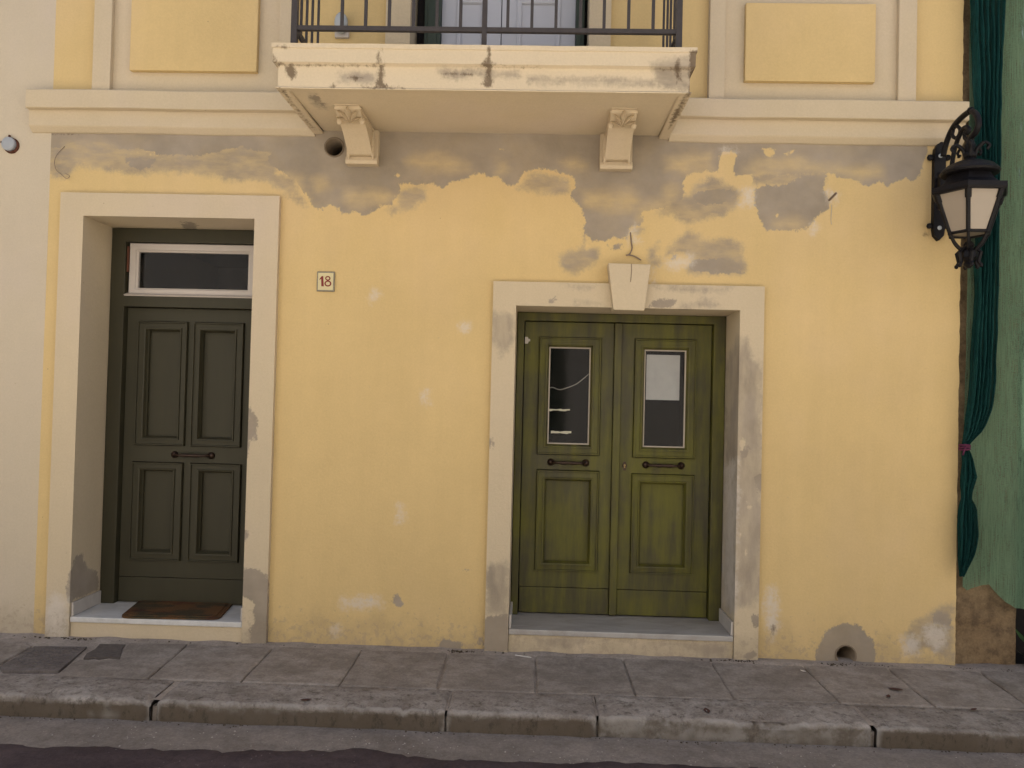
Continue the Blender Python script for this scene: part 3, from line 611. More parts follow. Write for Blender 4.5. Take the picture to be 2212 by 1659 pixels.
for i in range(len(xs)-1):
    for j in range(nz_-1):
        cx, cz = (xs[i]+xs[i+1])/2, (zs[j]+zs[j+1])/2
        if any(h[0] < cx < h[1] and h[2] < cz < h[3] for h in rects): continue
        F.append((i*nz_+j, (i+1)*nz_+j, (i+1)*nz_+j+1, i*nz_+j+1))
for cx, cz, r, (a, c, d, e) in PIPES:
    i0, i1 = [min(range(len(xs)), key=lambda k: abs(xs[k]-v)) for v in (a, c)]; j0, j1 = [min(range(nz_), key=lambda k: abs(zs[k]-v)) for v in (d, e)]
    loop = [(i, j0) for i in range(i0, i1)]+[(i1, j) for j in range(j0, j1)]+[(i, j1) for i in range(i1, i0, -1)]+[(i0, j) for j in range(j1, j0, -1)]
    ids = [i*nz_+j for i, j in loop]; base = len(V)
    for q in ids:
        ang = math.atan2(V[q][2]-cz, V[q][0]-cx); V.append((cx+r*math.cos(ang), .002, cz+r*math.sin(ang)))
    m = len(ids); F += [(ids[k], ids[(k+1) % m], base+(k+1) % m, base+k) for k in range(m)]
b.add(V, F); wall = b.build('wall', 'wall', house, smooth=True, masks=M_WALL)
tag(wall, 'yellow plaster wall with grey patched band under the cornice')
MB().box(XR-.35, XR-.001, .004, .45, -.03, TOP).build('corner_masonry', 'rubble_edge', house)
for cx, cz, r, _ in PIPES:
    b = MB(); n = 28; vs = []
    for k, (rr, y) in enumerate(((r-.006, -.003), (r+.003, -.004), (r+.004, .02))):
        vs += [(cx+rr*math.cos(2*math.pi*j/n), y, cz+rr*math.sin(2*math.pi*j/n)) for j in range(n)]
    for rr, y in ((r-.006, .45),): vs += [(cx+rr*math.cos(2*math.pi*j/n), y, cz+rr*math.sin(2*math.pi*j/n)) for j in range(n)]
    fs = [(k*n+j, k*n+(j+1) % n, (k+1)*n+(j+1) % n, (k+1)*n+j) for k in range(2) for j in range(n)]+[(j, 3*n+j, 3*n+(j+1) % n, (j+1) % n) for j in range(n)]+[tuple(range(3*n, 4*n))]
    b.add(vs, fs).build('drain_pipe', 'pipe', house, smooth=True)

def surround(t, masks, yb, label):
    b = MB(); z0 = -.03
    b.gbox(t[0], t[2], -.035, yb, z0, t[5], .03, 'ubd'); b.gbox(t[3], t[1], -.035, yb, z0, t[5], .03, 'ubd'); b.gbox(t[0], t[1], -.035, yb, t[5], t[4], .03, 'b')
    return tag(b.build('door_surround', 'trim', house, masks=masks, bevel=0, weld=True), label)
s1 = surround(t1, M_TRIM1, .33, 'plain cream surround with grey patches at its right foot')
s2 = surround(t2, M_TRIM2, .33, 'worn cream surround patched with grey, with a keystone')
kp = [P(a, c, -.10) for a, c in ((1314, 568), (1406, 571), (1392, 671), (1325, 669))]
b = MB().prism([(q[0], q[2]) for q in kp[::-1]], -.10, .06); b.build('keystone', 'cream', s2, bevel=.006)

def handle(parent, a, c):
    a, c = Vector(a), Vector(c); d = (c-a); n = 17; pts = []; rr = []
    for k in range(n):
        t = k/(n-1); pts.append(a+d*t+Vector((0, -.045, 0))*min(1, math.sin(math.pi*t)*2.2)); rr.append(.0085+.0045*abs(math.cos(math.pi*t*3))*(0.25 < t < .75)+.004*(t < .1 or t > .9))
    b = MB().tube(pts, rr, 10)
    for q in (a, c): b.lathe((q[0], q[1]-.012, q[2]), [(.024, .012), (.024, .006), (.016, 0), (.012, -.008)], 14, 'y')
    return b.build('handle', 'bronze', parent, smooth=True)
PROF = lambda y: [(.05, y+.034), (.05, y-.014), (.09, y-.022), (.18, y-.022), (.21, y-.010), (.25, y-.009), (.66, y-.011), (.69, y-.020), (.82, y-.018), (.92, y+.002), (1, y+.010), (1, y+.035)]
PROFS = lambda y: [(0, y+.002), (0, y-.006), (.2, y-.009), (.8, y-.006), (1, y+.004), (1, y+.012)]

# ---- left door (dark green, transom above)
YF = .30; YL = .345
c1 = (t1[2]+t1[3])/2; step1 = .122
door1 = MB()
fx0, fx1, fz = t1[2]+.004, t1[3]-.004, t1[5]-.003
lx0 = P(271, 560, YF)[0]; fw = lx0-fx0; lx1 = fx1-fw; tz1 = P(290, 522, YF)[2]; tz0 = P(290, 638, YF)[2]; lz1 = P(290, 662, YF)[2]
door1.plate([fx0, lx0, lx1, fx1], [step1, lz1, tz0, tz1, fz], lambda x, z: lx0 < x < lx1 and (z < lz1 or tz0 < z < tz1), YF, YF+.10)
door1 = tag(door1.build('door', 'green', house, bevel=.004), 'dark green panelled door with a white transom window, left doorway')
mir = lambda r: (2*c1-r[1], 2*c1-r[0], r[2], r[3])
pu_o, pu_i = rect((299, 693), (400, 964), YL), rect((322, 715), (381, 943), YL)
pl_o, pl_i = rect((286, 996), (391, 1212), YL), rect((309, 1017), (366, 1189), YL)
outs = [pu_o, mir(pu_o), pl_o, mir(pl_o)]; ins_ = [pu_i, mir(pu_i), pl_i, mir(pl_i)]
gz = P(290, 1246, YL)[2]
ux = [lx0+.006, lx1-.006]+[v for r in outs for v in r[:2]]; uz = [gz+.004, lz1-.005]+[v for r in outs for v in r[2:]]
leaf = MB().plate(ux, uz, lambda x, z: any(r[0] < x < r[1] and r[2] < z < r[3] for r in outs), YL, YL+.05).build('leaf', 'green', door1)
for o_, i_ in zip(outs, ins_):
    MB().ring(o_, i_, PROF(YL)).build('moulding', 'green', door1)
    MB().box(o_[0]-.004, o_[1]+.004, YL+.030, YL+.045, o_[2]-.004, o_[3]+.004).build('panel', 'green', door1)
MB().box(lx0+.006, lx1-.006, YL-.003, YL+.04, step1+.007, gz).build('kick_board', 'green', door1, bevel=.003)
ha = P(378, 982, YL); hb = P(457, 983, YL); handle(door1, (ha[0], YL, ha[2]), (hb[0], YL, ha[2]))
so_ = (lx0+.012, lx1-.012, tz0+.012, tz1-.004); si = rect((300, 544), (500, 626), YF+.04); si = (si[0], 2*c1-si[0], si[2], si[3])
MB().ring(so_, si, [(0, YF+.09), (0, YF+.03), (.1, YF+.025), (.75, YF+.025), (.85, YF+.035), (1, YF+.04), (1, YF+.07)]).build('transom_sash', 'sash', door1)
MB().prismx([(YF-.005, tz0-.004), (YF+.06, tz0-.004), (YF+.06, tz0+.022), (YF+.03, tz0+.020), (YF-.012, tz0+.004)], lx0+.002, lx1-.002).build('transom_sill', 'sash', door1)
MB().box(si[0]-.004, si[1]+.004, YF+.055, YF+.059, si[2]-.004, si[3]+.004).build('pane', 'glass', door1)
MB().box(lx0+.004, lx0+.016, YF+.012, YF+.024, tz1-.20, tz1-.03).build('hinge', 'rust', door1)
def room(x0, x1, z0, z1, y0, y1):
    b = MB().box(x0, x1, y0, y1, z0, z1); b.f = [f[::-1] for k, f in enumerate(b.f) if k != 2]; return b.build('dark_hall', 'dark', house)
room(t1[2]-.05, t1[3]+.05, 0, t1[5]+.05, YF+.101, 2.2); room(t2[2]-.05, t2[3]+.05, 0, t2[5]+.05, YF+.101, 2.2)

# ---- right double door (olive)
YF2 = .30; step2 = .135
fx0, fx1, fz = t2[2]+.004, t2[3]-.004, t2[5]-.003
ix0, ix1 = P(1133, 700, YF2)[0], P(1543, 702, YF2)[0]; iz1 = P(1240, 694, YF2)[2]
door2 = tag(MB().plate([fx0, ix0, ix1, fx1], [step2, iz1, fz], lambda x, z: ix0 < x < ix1 and z < iz1, YF2, YF2+.10).build('door', 'olive', house, bevel=.004), 'olive green double door with two glazed upper panels')
ax0, ax1 = P(1328, 699, YL)[0], P(1344, 699, YL)[0]; am = (ax0+ax1)/2
quads = {'L': (((1165, 727), (1295, 985)), ((1187, 749), (1272, 961)), ((1159, 1013), (1290, 1236)), ((1180, 1038), (1269, 1214)), ix0+.006, ax0-.003),
         'R': (((1371, 731), (1501, 992)), ((1393, 755), (1479, 968)), ((1364, 1022), (1496, 1242)), ((1385, 1045), (1474, 1222)), ax1+.003, ix1-.006)}
panes = {}
for k, (uo, ui, lo, li, x0, x1) in quads.items():
    uo, ui, lo, li = (rect(*q, YL) for q in (uo, ui, lo, li))
    gz = P(1230 if k == 'L' else 1440, 1270 if k == 'L' else 1277, YL)[2]
    MB().plate([x0, x1, uo[0], uo[1], lo[0], lo[1]], [gz+.004, iz1-.005, uo[2], uo[3], lo[2], lo[3]], lambda x, z: any(r[0] < x < r[1] and r[2] < z < r[3] for r in (uo, lo)), YL, YL+.05).build('leaf', 'olive', door2)
    MB().plate([uo[0]-.004, uo[1]+.004, ui[0]-.003, ui[1]+.003], [uo[2]-.004, uo[3]+.004, ui[2]-.003, ui[3]+.003], lambda x, z: ui[0]-.003 < x < ui[1]+.003 and ui[2]-.003 < z < ui[3]+.003, YL+.034, YL+.046).build('rebate', 'olive', door2)
    MB().ring(uo, ui, PROF(YL)).build('moulding', 'olive', door2); MB().ring(lo, li, PROF(YL)).build('moulding', 'olive', door2)
    MB().box(lo[0]-.004, lo[1]+.004, YL+.030, YL+.045, lo[2]-.004, lo[3]+.004).build('panel', 'olive', door2)
    MB().ring(ui, (ui[0]+.008, ui[1]-.008, ui[2]+.008, ui[3]-.008), [(0, YL+.012), (0, YL+.006), (1, YL+.010), (1, YL+.024)]).build('glazing_bead', 'putty', door2)
    MB().box(ui[0]-.004, ui[1]+.004, YL+.024, YL+.028, ui[2]-.004, ui[3]+.004).build('pane', 'glass', door2)
    MB().box(x0, x1, YL-.003, YL+.04, step2+.009, gz).build('kick_board', 'olive', door2, bevel=.003)
    panes[k] = ui
MB().box(ax0, ax1, YL-.026, YL+.03, step2+.009, iz1-.004).build('astragal', 'olive', door2, bevel=.006)
MB().box(ax0-.02, ax1+.02, YL+.051, YL+.058, step2+.009, iz1-.004).build('gap_backing', 'dark', door2)  # dark strip behind the astragal gaps, so they read as shade
for a, c in (((1190, 998), (1265, 1000)), ((1395, 1004), (1471, 1006))):
    A, B = P(*a, YL), P(*c, YL); z = (A[2]+B[2])/2; handle(door2, (A[0], YL, z), (B[0], YL, z))
kc = P(1349, 1006, YL)
kh = MB().lathe((kc[0], YL-.004, kc[2]), [(.016, .004), (.016, .001), (.013, -.002)], 14, 'y'); kh.box(kc[0]-.009, kc[0]+.009, YL-.005, YL, kc[2]-.030, kc[2]+.026); kh = kh.build('lock_plate', 'bronze', door2)
MB().lathe((kc[0], YL-.012, kc[2]+.004), [(.007, .008), (.007, 0), (.004, -.001)], 12, 'y').box(kc[0]-.003, kc[0]+.003, YL-.011, YL-.004, kc[2]-.014, kc[2]).build('lock_cylinder', 'brass', door2)
hq = P(1140, 735, YL); MB().prism([(hq[0]-.018, hq[2]-.022), (hq[0]+.002, hq[2]-.022), (hq[0]+.006, hq[2]-.008), (hq[0]+.016, hq[2]-.006), (hq[0]+.016, hq[2]+.008), (hq[0]+.004, hq[2]+.010), (hq[0], hq[2]+.022), (hq[0]-.018, hq[2]+.022)], YL-.004, YL+.001).build('bare_hinge_chip', 'sash', door2)

# ---- doorsteps
def doorstep(t, zt, mt, back, skirt_right, riser):
    d = MB().gbox(t[2]+.002, t[3]-.002, -.018, .40, -.03, zt-.034, .03, 'bd').build('doorstep', riser, house, masks=dict(grey=[], wash=[Z('c', (430, 690), (1100, 690), (1300, 740), (1900, 740), (1900, 850), (1700, 850), (1500, 740), (900, 720), (700, 780), (480, 760))]))
    MB().box(t[2]+.002, t[3]-.002, -.030, back, zt-.034, zt).build('tread', mt, d, bevel=.007)
    for side in (0, 1):
        x = (t[2]+.002, t[2]+.016) if side == 0 else (t[3]-.016, t[3]-.002)
        MB().box(x[0], x[1], -.02, YF-.003, zt+.001, zt+.085).build('skirting', 'skirt', d, bevel=.004)
    return d
doorstep(t1, step1, 'marble', .40, False, 'cream'); doorstep(t2, step2, 'marble_grey', .40, True, 'trim')

# ---- cornice
cz = [P(300, 193, -.085)[2], P(300, 235.5, -.085)[2], P(300, 278, -.045)[2]]
czr = [P(1800, 216, -.085)[2], P(1800, 254.5, -.085)[2], P(1800, 291, -.045)[2]]
cz = [(a+c)/2 for a, c in zip(cz, czr)]
XBL, XBR = -1.41, .785
for x0, x1, lab in ((P(55, 210, -.085)[0], XBL, 0), (XBR, P(2094, 240, -.085)[0], 1)):
    prof = [(.0, cz[0]+.012), (-.080, cz[0]), (-.085, cz[0]-.006), (-.085, cz[1]+.004), (-.080, cz[1]), (-.048, cz[1]-.004), (-.045, cz[1]-.010), (-.045, cz[2]+.004), (-.040, cz[2]-.004), (-.012, cz[2]-.030), (.0, cz[2]-.034)]
    nx = 60; vs = []; m = len(prof)
    for i in range(nx+1):
        x = x0+(x1-x0)*i/nx
        vs += [(x, y+.003*nz(x, y, 1, 3), z+.004*nz(x, z, 9, 2.2)) for y, z in prof]
    fs = [(i*m+k, i*m+k+1, (i+1)*m+k+1, (i+1)*m+k) for i in range(nx) for k in range(m-1)]+[tuple(range(m)), tuple(range((nx+1)*m-1, nx*m-1, -1))]
    MB().add(vs, fs).build('cornice', 'cream', house)

# ---- upper window aprons
def apron(xb0, xb1, xf1, xb2, pnl, outer_l, outer_r):
    zb = cz[0]+.006; zt = 4.9
    a = MB().box(xb1, xf1, -.016, .004, zb, zt).build('window_apron', 'cream', house)
    MB().box(xb0, xb1, -.05, .004, zb, zt).build('apron_band', 'cream', a, bevel=.004); MB().box(xf1, xb2, -.05, .004, zb, zt).build('apron_band', 'cream', a, bevel=.004)
    MB().box(pnl[0], pnl[1], -.052, -.014, pnl[2], pnl[3]).build('raised_panel', 'yellow', a, bevel=.005)
ph = P(1750, 8, -.05)[2]-P(1750, 177, -.05)[2]
f_ = lambda px, py: P(px, py, -.05)[0]
r1 = rect((285, -15), (554, 155), -.05); r2 = rect((1612, 6), (1890, 178), -.05)
apron(f_(199, 150), f_(238, 150), f_(603, 80), f_(634, 80), (r1[0], r1[1], r1[2], r1[2]+ph), 0, 0)
apron(f_(1532, 150), f_(1566, 150), f_(1941, 150), f_(1980, 150), (r2[0], r2[1], r2[2], r2[2]+ph), 0, 0)

# ---- balcony
YB = -.74
bx0, bx1 = P(586, 120, YB-.02)[0], P(1506, 132, YB-.02)[0]
zt_, zl, zm, zb = P(1046, 101, YB)[2], P(1046, 112, YB)[2], P(1046, 145, YB)[2], P(1046, 196, YB)[2]
BZ_TOP = zt_
ins = [(.0, zt_), (.0, zl+.004), (.006, zl), (.006, zm+.010), (.026, zm), (.030, zm-.008), (.030, zb+.012), (.020, zb+.004), (.022, zb), (.075, zb+.004), (.080, zb+.014)]
def U(d):      # outline of the slab inset by d, as points along left side, front, right side
    x0, x1, yf = bx0+d, bx1-d, YB-.02+d; L = []
    for y in np.linspace(0.002, yf, 26): L.append((x0, y))
    for x in np.linspace(x0, x1, 96)[1:]: L.append((x, yf))
    for y in np.linspace(yf, 0.002, 26)[1:]: L.append((x1, y))
    return L
vs = []; rows = []
prof = [ins[0]]
for a, c in zip(ins[:-1], ins[1:]):
    k = max(1, int(math.hypot(c[0]-a[0], c[1]-a[1])/.022)); prof += [(a[0]+(c[0]-a[0])*i/k, a[1]+(c[1]-a[1])*i/k) for i in range(1, k+1)]
for d, z in prof: vs += [(x+.0015*nz(x, y, z, 9), y+.002*nz(x, z, y, 7), z+.002*nz(x, y, 3, 6)) for x, y in U(d)]
m = len(U(0)); fs = [(i*m+j, (i+1)*m+j, (i+1)*m+j+1, i*m+j+1) for i in range(len(prof)-1) for j in range(m-1)]
b = MB().add(vs, fs)
d = prof[-1][0]; zu = prof[-1][1]
b.add([(x, y, zu+.01*(1+y/.74)) for x in np.linspace(bx0+d, bx1-d, 70) for y in np.linspace(YB-.02+d, .002, 24)], [(i*24+j, i*24+j+1, (i+1)*24+j+1, (i+1)*24+j) for i in range(69) for j in range(23)])
b.add([(bx0, YB-.02, zt_), (bx1, YB-.02, zt_), (bx1, .002, zt_), (bx0, .002, zt_)], [(0, 1, 2, 3)])
balcony = tag(b.build('balcony', 'balcony', house, masks=M_BAL), 'stained cream balcony slab')

def console(base_px, lean):
    xc = P(*base_px, -.03)[0]; zb0 = P(base_px[0], base_px[1], -.05)[2]
    ztop = zu+.004
    b = MB()
    b.box(xc-.098, xc+.098, -.045, .004, zb0+.045, ztop-.0)                         # wall plate
    b.prismx([(.004, zb0), (-.062, zb0), (-.070, zb0+.018), (-.060, zb0+.044), (.004, zb0+.044)], xc-.098, xc+.098)
    H = ztop-(zb0+.045); pr = []
    curve = [(.0, -.10), (.10, -.125), (.25, -.165), (.42, -.215), (.58, -.275), (.66, -.315), (.665, -.345), (.70, -.375), (.80, -.42), (.90, -.45), (.97, -.455), (.975, -.475), (1.0, -.475)]
    body = [(-.04, zb0+.045)]+[(y, zb0+.045+H*t) for t, y in curve]+[(-.04, ztop)]
    b.prismx(body, xc-.072, xc+.072)
    # side scroll strips and front fluting ribs
    for sx in (-1, 1):
        strip = [(y-.006, zb0+.047+H*t) for t, y in curve[:6]]
        inner = [(y+.035, z) for y, z in strip][::-1]
        b.prismx(strip+inner, xc+sx*.058-.016, xc+sx*.058+.016)
        b.tube([(xc+sx*.074, -.085-.03*math.cos(a)*s_, zb0+.045+H*.32+.10*math.sin(a)*s_) for a, s_ in [(k*.5, 1-k*.035) for k in range(22)]], .008, 6)
        b.box(xc+sx*.073-.003, xc+sx*.073+.003, -.45, -.06, ztop-.022, ztop-.008)
    b.prismx([(y-.004, zb0+.047+H*t) for t, y in curve[:6]]+[(y+.03, zb0+.047+H*t) for t, y in curve[:6]][::-1], xc-.010, xc+.010)
    c_ = b.build('console', 'console', balcony, bevel=.0025)
    # acanthus leaf on the sloping front
    lf = MB(); z0, y0 = zb0+.045+H*.655, -.335; z1, y1 = zb0+.045+H*.97, -.462
    def S(u, v, o=0.):
        t = v; q = np.interp(t, [0, .2, .5, 1], [-.345, -.385, -.428, -.462]); return (xc+u, q-o, z0+(z1-z0)*t-.5*o)
    for ang, ln, wd in ((0, .98, .021), (36, .86, .017), (-36, .86, .017), (68, .66, .015), (-68, .66, .015)):
        a = math.radians(ang); pts = []
        for k in range(9):
            t = k/8; wv = wd*math.sin(math.pi*min(1, t*.92+.08))**.8*(1-.3*t)
            u0, v0 = math.sin(a)*t*ln*.11, .02+math.cos(a)*t*ln*.95
            pts.append(((u0-wv*math.cos(a), v0+wv*math.sin(a)*6), (u0, v0), (u0+wv*math.cos(a), v0-wv*math.sin(a)*6)))
        vs = []; fs = []
        for l, c, r in pts: vs += [S(*l, .006), S(*c, .034), S(*r, .006), S(l[0], l[1], -.012), S(r[0], r[1], -.012)]
        for k in range(8):
            q = 5*k
            for i_, j_ in ((0, 1), (1, 2), (2, 4), (3, 0)): fs.append((q+i_, q+j_, q+5+j_, q+5+i_))
        fs += [(0, 1, 2, 4, 3), (40, 43, 44, 42, 41)]
        lf.add(vs, fs)
    for sx in (-1, 1): lf.ball(S(sx*.066, .05, .006), .017, 8, (1, .9, 1.3))
    lf.build('acanthus_leaf', 'console', c_)
console((783, 355), 0); console((1330, 366), 0)

# ---- railing
RY = -.70; xr0, xr1 = P(636, 80, RY)[0], P(1466, 80, RY)[0]; rz = P(1046, 65.5, RY)[2]; rt_ = BZ_TOP+1.0
railing = MB().box(xr0, xr1, RY-.012, RY+.012, rz-.012, rz+.012)
railing.box(xr0-.012, xr0+.012, RY+.012, .0, rz-.010, rz+.010); railing.box(xr1-.012, xr1+.012, RY+.012, .0, rz-.010, rz+.010)
railing.box(xr0-.02, xr1+.02, RY-.025, RY+.025, rt_, rt_+.02); railing.box(xr0-.02, xr0+.02, RY+.025, 0, rt_, rt_+.02); railing.box(xr1-.02, xr1+.02, RY+.025, 0, rt_, rt_+.02)
railing = tag(railing.build('railing', 'rail', house), 'dark iron balcony railing')
def bar(x, y, z0, wd=.008): MB().box(x-wd, x+wd, y-wd, y+wd, z0, rt_).build('baluster', 'rail', railing)
for x in (xr0, xr1): MB().box(x-.016, x+.016, RY-.016, RY+.016, BZ_TOP-.005, rt_).build('post', 'rail', railing)
xm = P(1046, 80, RY)[0]; MB().box(xm-.013, xm+.013, RY-.0135, RY+.0135, BZ_TOP-.005, rt_).build('post', 'rail', railing)
for p in (739, 790, 841, 893, 944, 995, 1097, 1149, 1201, 1254, 1305, 1358, 1411): bar(P(p, 40, RY)[0], RY, rz+.012)
for x, pp in ((xr0, (651, 663, 675, 688)), (xr1, (1457, 1449, 1442, 1434))):
    for p in pp: bar(x, float(PX(p, 40, x)[1]), rz+.010, .0062)
for x, s_ in ((xr0, 1), (xr1, -1)): MB().tube([(x, RY+.01, rz-.005), (x+s_*.055, RY+.14, BZ_TOP+.002)], .007, 6).build('brace', 'rail', railing)

# ---- balcony door
a0, a1 = P(918, 60, .18)[0], P(1262, 60, .18)[0]; YD = .18; zt3 = 5.85; b0 = BZ_TOP
sd3 = MB().box(t3[0], t3[2], -.03, .26, b0, zt3); sd3.box(t3[3], t3[1], -.03, .26, b0, zt3); sd3.box(t3[0], t3[1], -.03, .26, zt3, zt3+.16); sd3 = tag(sd3.build('door_surround', 'cream', house), 'cream balcony door surround')
bd = MB().plate([t3[2]+.002, a0-.0, a1, t3[3]-.002], [b0, zt3-.1, zt3-.002], lambda x, z: a0 < x < a1 and z < zt3-.1, YD+.06, YD+.14)
bd = tag(bd.build('door', 'dark', house), 'white panelled balcony door in a green frame')
w0, w1 = P(952, 60, YD)[0], P(1244, 60, YD)[0]
for x0, x1 in ((a0, w0), (w1, a1)): MB().box(x0, x1, YD-.03, YD+.06, b0+.002, zt3-.1).box(x0+.02, x1-.02, YD-.036, YD-.029, b0+.02, zt3-.14).build('shutter', 'shutter', bd, bevel=.004)
wm = P(1083, 60, YD+.03)[0]
for x0, x1 in ((w0+.003, wm-.003), (wm+.003, w1-.003)):
    i_ = (x0+.13, x1-.13, b0+.06, P(1000, 8, YD+.03)[2]); i2 = (x0+.13, x1-.13, i_[3]+.30, zt3-.28); o_ = lambda r: (r[0]-.035, r[1]+.035, r[2]-.035, r[3]+.035)
    MB().plate([x0, x1, i_[0], i_[1]], [b0+.004, zt3-.102, i_[2], i_[3], i2[2], i2[3]], lambda x, z: any(r[0] < x < r[1] and r[2] < z < r[3] for r in (i_, i2)), YD+.03, YD+.06).build('leaf', 'whitedoor', bd)
    for r in (i_, i2):
        MB().ring(o_(r), r, PROFS(YD+.03)).build('moulding', 'whitedoor', bd); MB().box(r[0]-.004, r[1]+.004, YD+.036, YD+.050, r[2]-.004, r[3]+.004).build('panel', 'whitedoor', bd)
room(t3[2]-.06, t3[3]+.06, b0-.1, zt3+.1, YD+.145, 1.4)

# ------------------------------------------------------------------ neighbours
ch = empty('cream_house', (-5, 0, 0), 'cream plastered house at the left edge beside the yellow house', 'house')
MB().gbox(-12, XL, .0, .3, -.03, TOP, 1.0, 'b').build('wall', 'cream_house', ch)
dh = empty('derelict_house', (3.4, .05, 0), 'derelict house of brown rubble plaster behind green netting at the right edge', 'house')
OX = P(2190, 1100, .08)[0]; OZ = P(2200, 700, .08)[2]
def rub(x0, x1, z0, z1, res=.06):
    X = np.linspace(x0, x1, max(2, int((x1-x0)/res)+2)); Zs = np.linspace(z0, z1, max(2, int((z1-z0)/res)+2)); n = len(Zs)
    return [(x+.012*nz(x, z, 7, 6)*(x > OX-.04), .045+.018*nz(x, z, 2, 4)+.010*nz(x, z, 5, 13), z) for x in X for z in Zs], [(i*n+j, (i+1)*n+j, (i+1)*n+j+1, i*n+j+1) for i in range(len(X)-1) for j in range(n-1)]
b = MB().add(*rub(XR-.02, OX, -.03, 4.4)); b.add(*rub(OX+.9, 4.6, -.03, 4.4, .15)); b.add(*rub(OX, OX+.9, OZ, 4.4, .1))
b.box(4.6, 12, .05, .4, -.03, TOP); b.box(XR, 4.6, .05, .4, 4.4, TOP); b.box(OX-.01, OX, .08, .5, -.03, OZ)
b.build('wall', 'rubble', dh, smooth=False)
bb = MB().box(OX-.02, OX+.92, .34, .40, -.03, OZ+.05).box(OX-.02, OX+.92, .0, .34, -.08, -.02).box(OX+.88, OX+.92, .06, .34, -.02, OZ+.05); bb.build('doorway_backing', 'dark', dh)

# green netting hung over the derelict house
def netsheet(x0, x1, z1, hem):
    X = np.linspace(x0, x1, 60); n = 90; vs = []
    for x in X:
        zb_ = hem(x)
        for k in range(n):
            z = zb_+(z1-zb_)*k/(n-1); vs.append((x, -.008+.016*math.sin(x*17+.6*math.sin(z*1.7))+.012*nz(x, z, 1, 3)+.006*nz(x, z, 4, 11), z))
    return MB().add(vs, [(i*n+k, (i+1)*n+k, (i+1)*n+k+1, i*n+k+1) for i in range(59) for k in range(n-1)])
HM = [P(a, c, -.01) for a, c in ((2066, 1262), (2082, 1268), (2093, 1278), (2105, 1270), (2135, 1260), (2152, 1285), (2165, 1297), (2196, 1315), (2260, 1320))]
hemf = lambda x: float(np.interp(x, [q[0] for q in HM], [q[2] for q in HM]))+.012*nz(x, 0, 0, 25)
tag(netsheet(XR+.035, 4.4, 5.2, hemf).build('scaffold_net', 'net', smooth=True), 'pale green scaffold netting stretched over the derelict house wall', 'netting')
DR = [(-420, 2104, 2176), (-40, 2096, 2168), (0, 2098, 2168), (250, 2108, 2160), (450, 2110, 2156), (600, 2108, 2152), (800, 2098, 2146), (880, 2092, 2140), (930, 2086, 2118), (958, 2081, 2094), (968, 2080, 2090), (985, 2080, 2098), (1030, 2077, 2108), (1055, 2076, 2100), (1075, 2078, 2096), (1095, 2074, 2106), (1150, 2072, 2108), (1200, 2071, 2100), (1245, 2071, 2080)]
n = 49; vs = []; rows = 140; yy = np.linspace(-420, 1245, rows)
for py in yy:
    a = np.interp(py, [q[0] for q in DR], [q[1] for q in DR]); c = np.interp(py, [q[0] for q in DR], [q[2] for q in DR]); wd = (c-a)/352.
    for k in range(n):
        t = k/(n-1); q = P(a+(c-a)*t, py, -.07); am = min(.032, wd*.30)
        vs.append((q[0]+.008*nz(t*6, py*.01, 1, 1), -.075+am*math.sin(t*38+.25*math.sin(py*.006)+nz(t*2, py*.002, 3)*1.6)+.012*nz(t*3, py*.02, 2), q[2]))
tag(MB().add(vs, [(i*n+k, i*n+k+1, (i+1)*n+k+1, (i+1)*n+k) for i in range(rows-1) for k in range(n-1)]).build('gathered_net', 'net_dark', smooth=True), 'dark teal netting gathered and tied in a long hanging bunch', 'netting')
tq = P(2084, 966, -.08)
b = MB()
for k in range(3): b.tube([(tq[0]+.026*math.cos(a), -.078+.034*math.sin(a), tq[2]-.012+k*.011+.004*math.cos(a+k)) for a in np.linspace(0, 2*math.pi, 20)], .006, 6)
b.tube([(tq[0]-.01, -.108, tq[2]), (tq[0]-.022, -.115, tq[2]-.02), (tq[0]-.026, -.11, tq[2]-.045)], .005, 6)
tag(b.build('tie_cord', 'pink', smooth=True), 'pink cord knotted round the gathered dark netting', 'cord')
wd_ = MB(); wp = PZ(2206, 1425, .0)
for k in range(46):
    a = random.uniform(0, 6.28); l = random.uniform(.05, .16); x, y, z = wp[0]+.06+random.uniform(-.09, .09), .0+random.uniform(-.04, .04), random.uniform(0, .14)
    d = Vector((math.cos(a)*l, math.sin(a)*l*.5, l*.7)); s_ = d.cross(Vector((0, 0, 1))).normalized()*l*.22; p0 = Vector((x, y, z))
    wd_.add([p0, p0+d*.5+s_, p0+d, p0+d*.5-s_], [(0, 1, 2, 3)])
tag(wd_.build('weed', 'weed', smooth=False), 'small green weed at the foot of the derelict doorway', 'plant')

# ------------------------------------------------------------------ street lantern
LX = P(2024, 415, 0)[0]; lz0 = P(2017, 520, -.02)[2]; lz1 = P(2024, 312, -.02)[2]
lam = empty('street_lantern', (LX, 0, (lz0+lz1)/2), 'black iron wall lantern with milky panes on a scrolled bracket', 'street lamp')
b = MB().prism([(LX-.034, lz0+.07), (LX-.028, lz0+.03), (LX, lz0), (LX+.028, lz0+.03), (LX+.034, lz0+.07), (LX+.034, lz1-.09), (LX+.03, lz1-.03), (LX+.012, lz1), (LX-.012, lz1), (LX-.03, lz1-.03), (LX-.034, lz1-.09)], -.036, -.0)
for z, r in ((lz1-.08, .020), (lz0+.09, .018)):
    for s_ in (-1, 1): b.ball((LX+s_*.052, -.018, z), r, 8); b.tube([(LX+s_*.03, -.018, z-.01), (LX+s_*.058, -.018, z+.004)], .009, 6)
for z in (lz1, lz1-.02): b.ball((LX+.012*(z == lz1), -.02, z), .017, 8)
b.box(LX-.022, LX+.022, -.085, -.03, P(2024, 395, -.05)[2]-.03, P(2024, 395, -.05)[2]+.03)
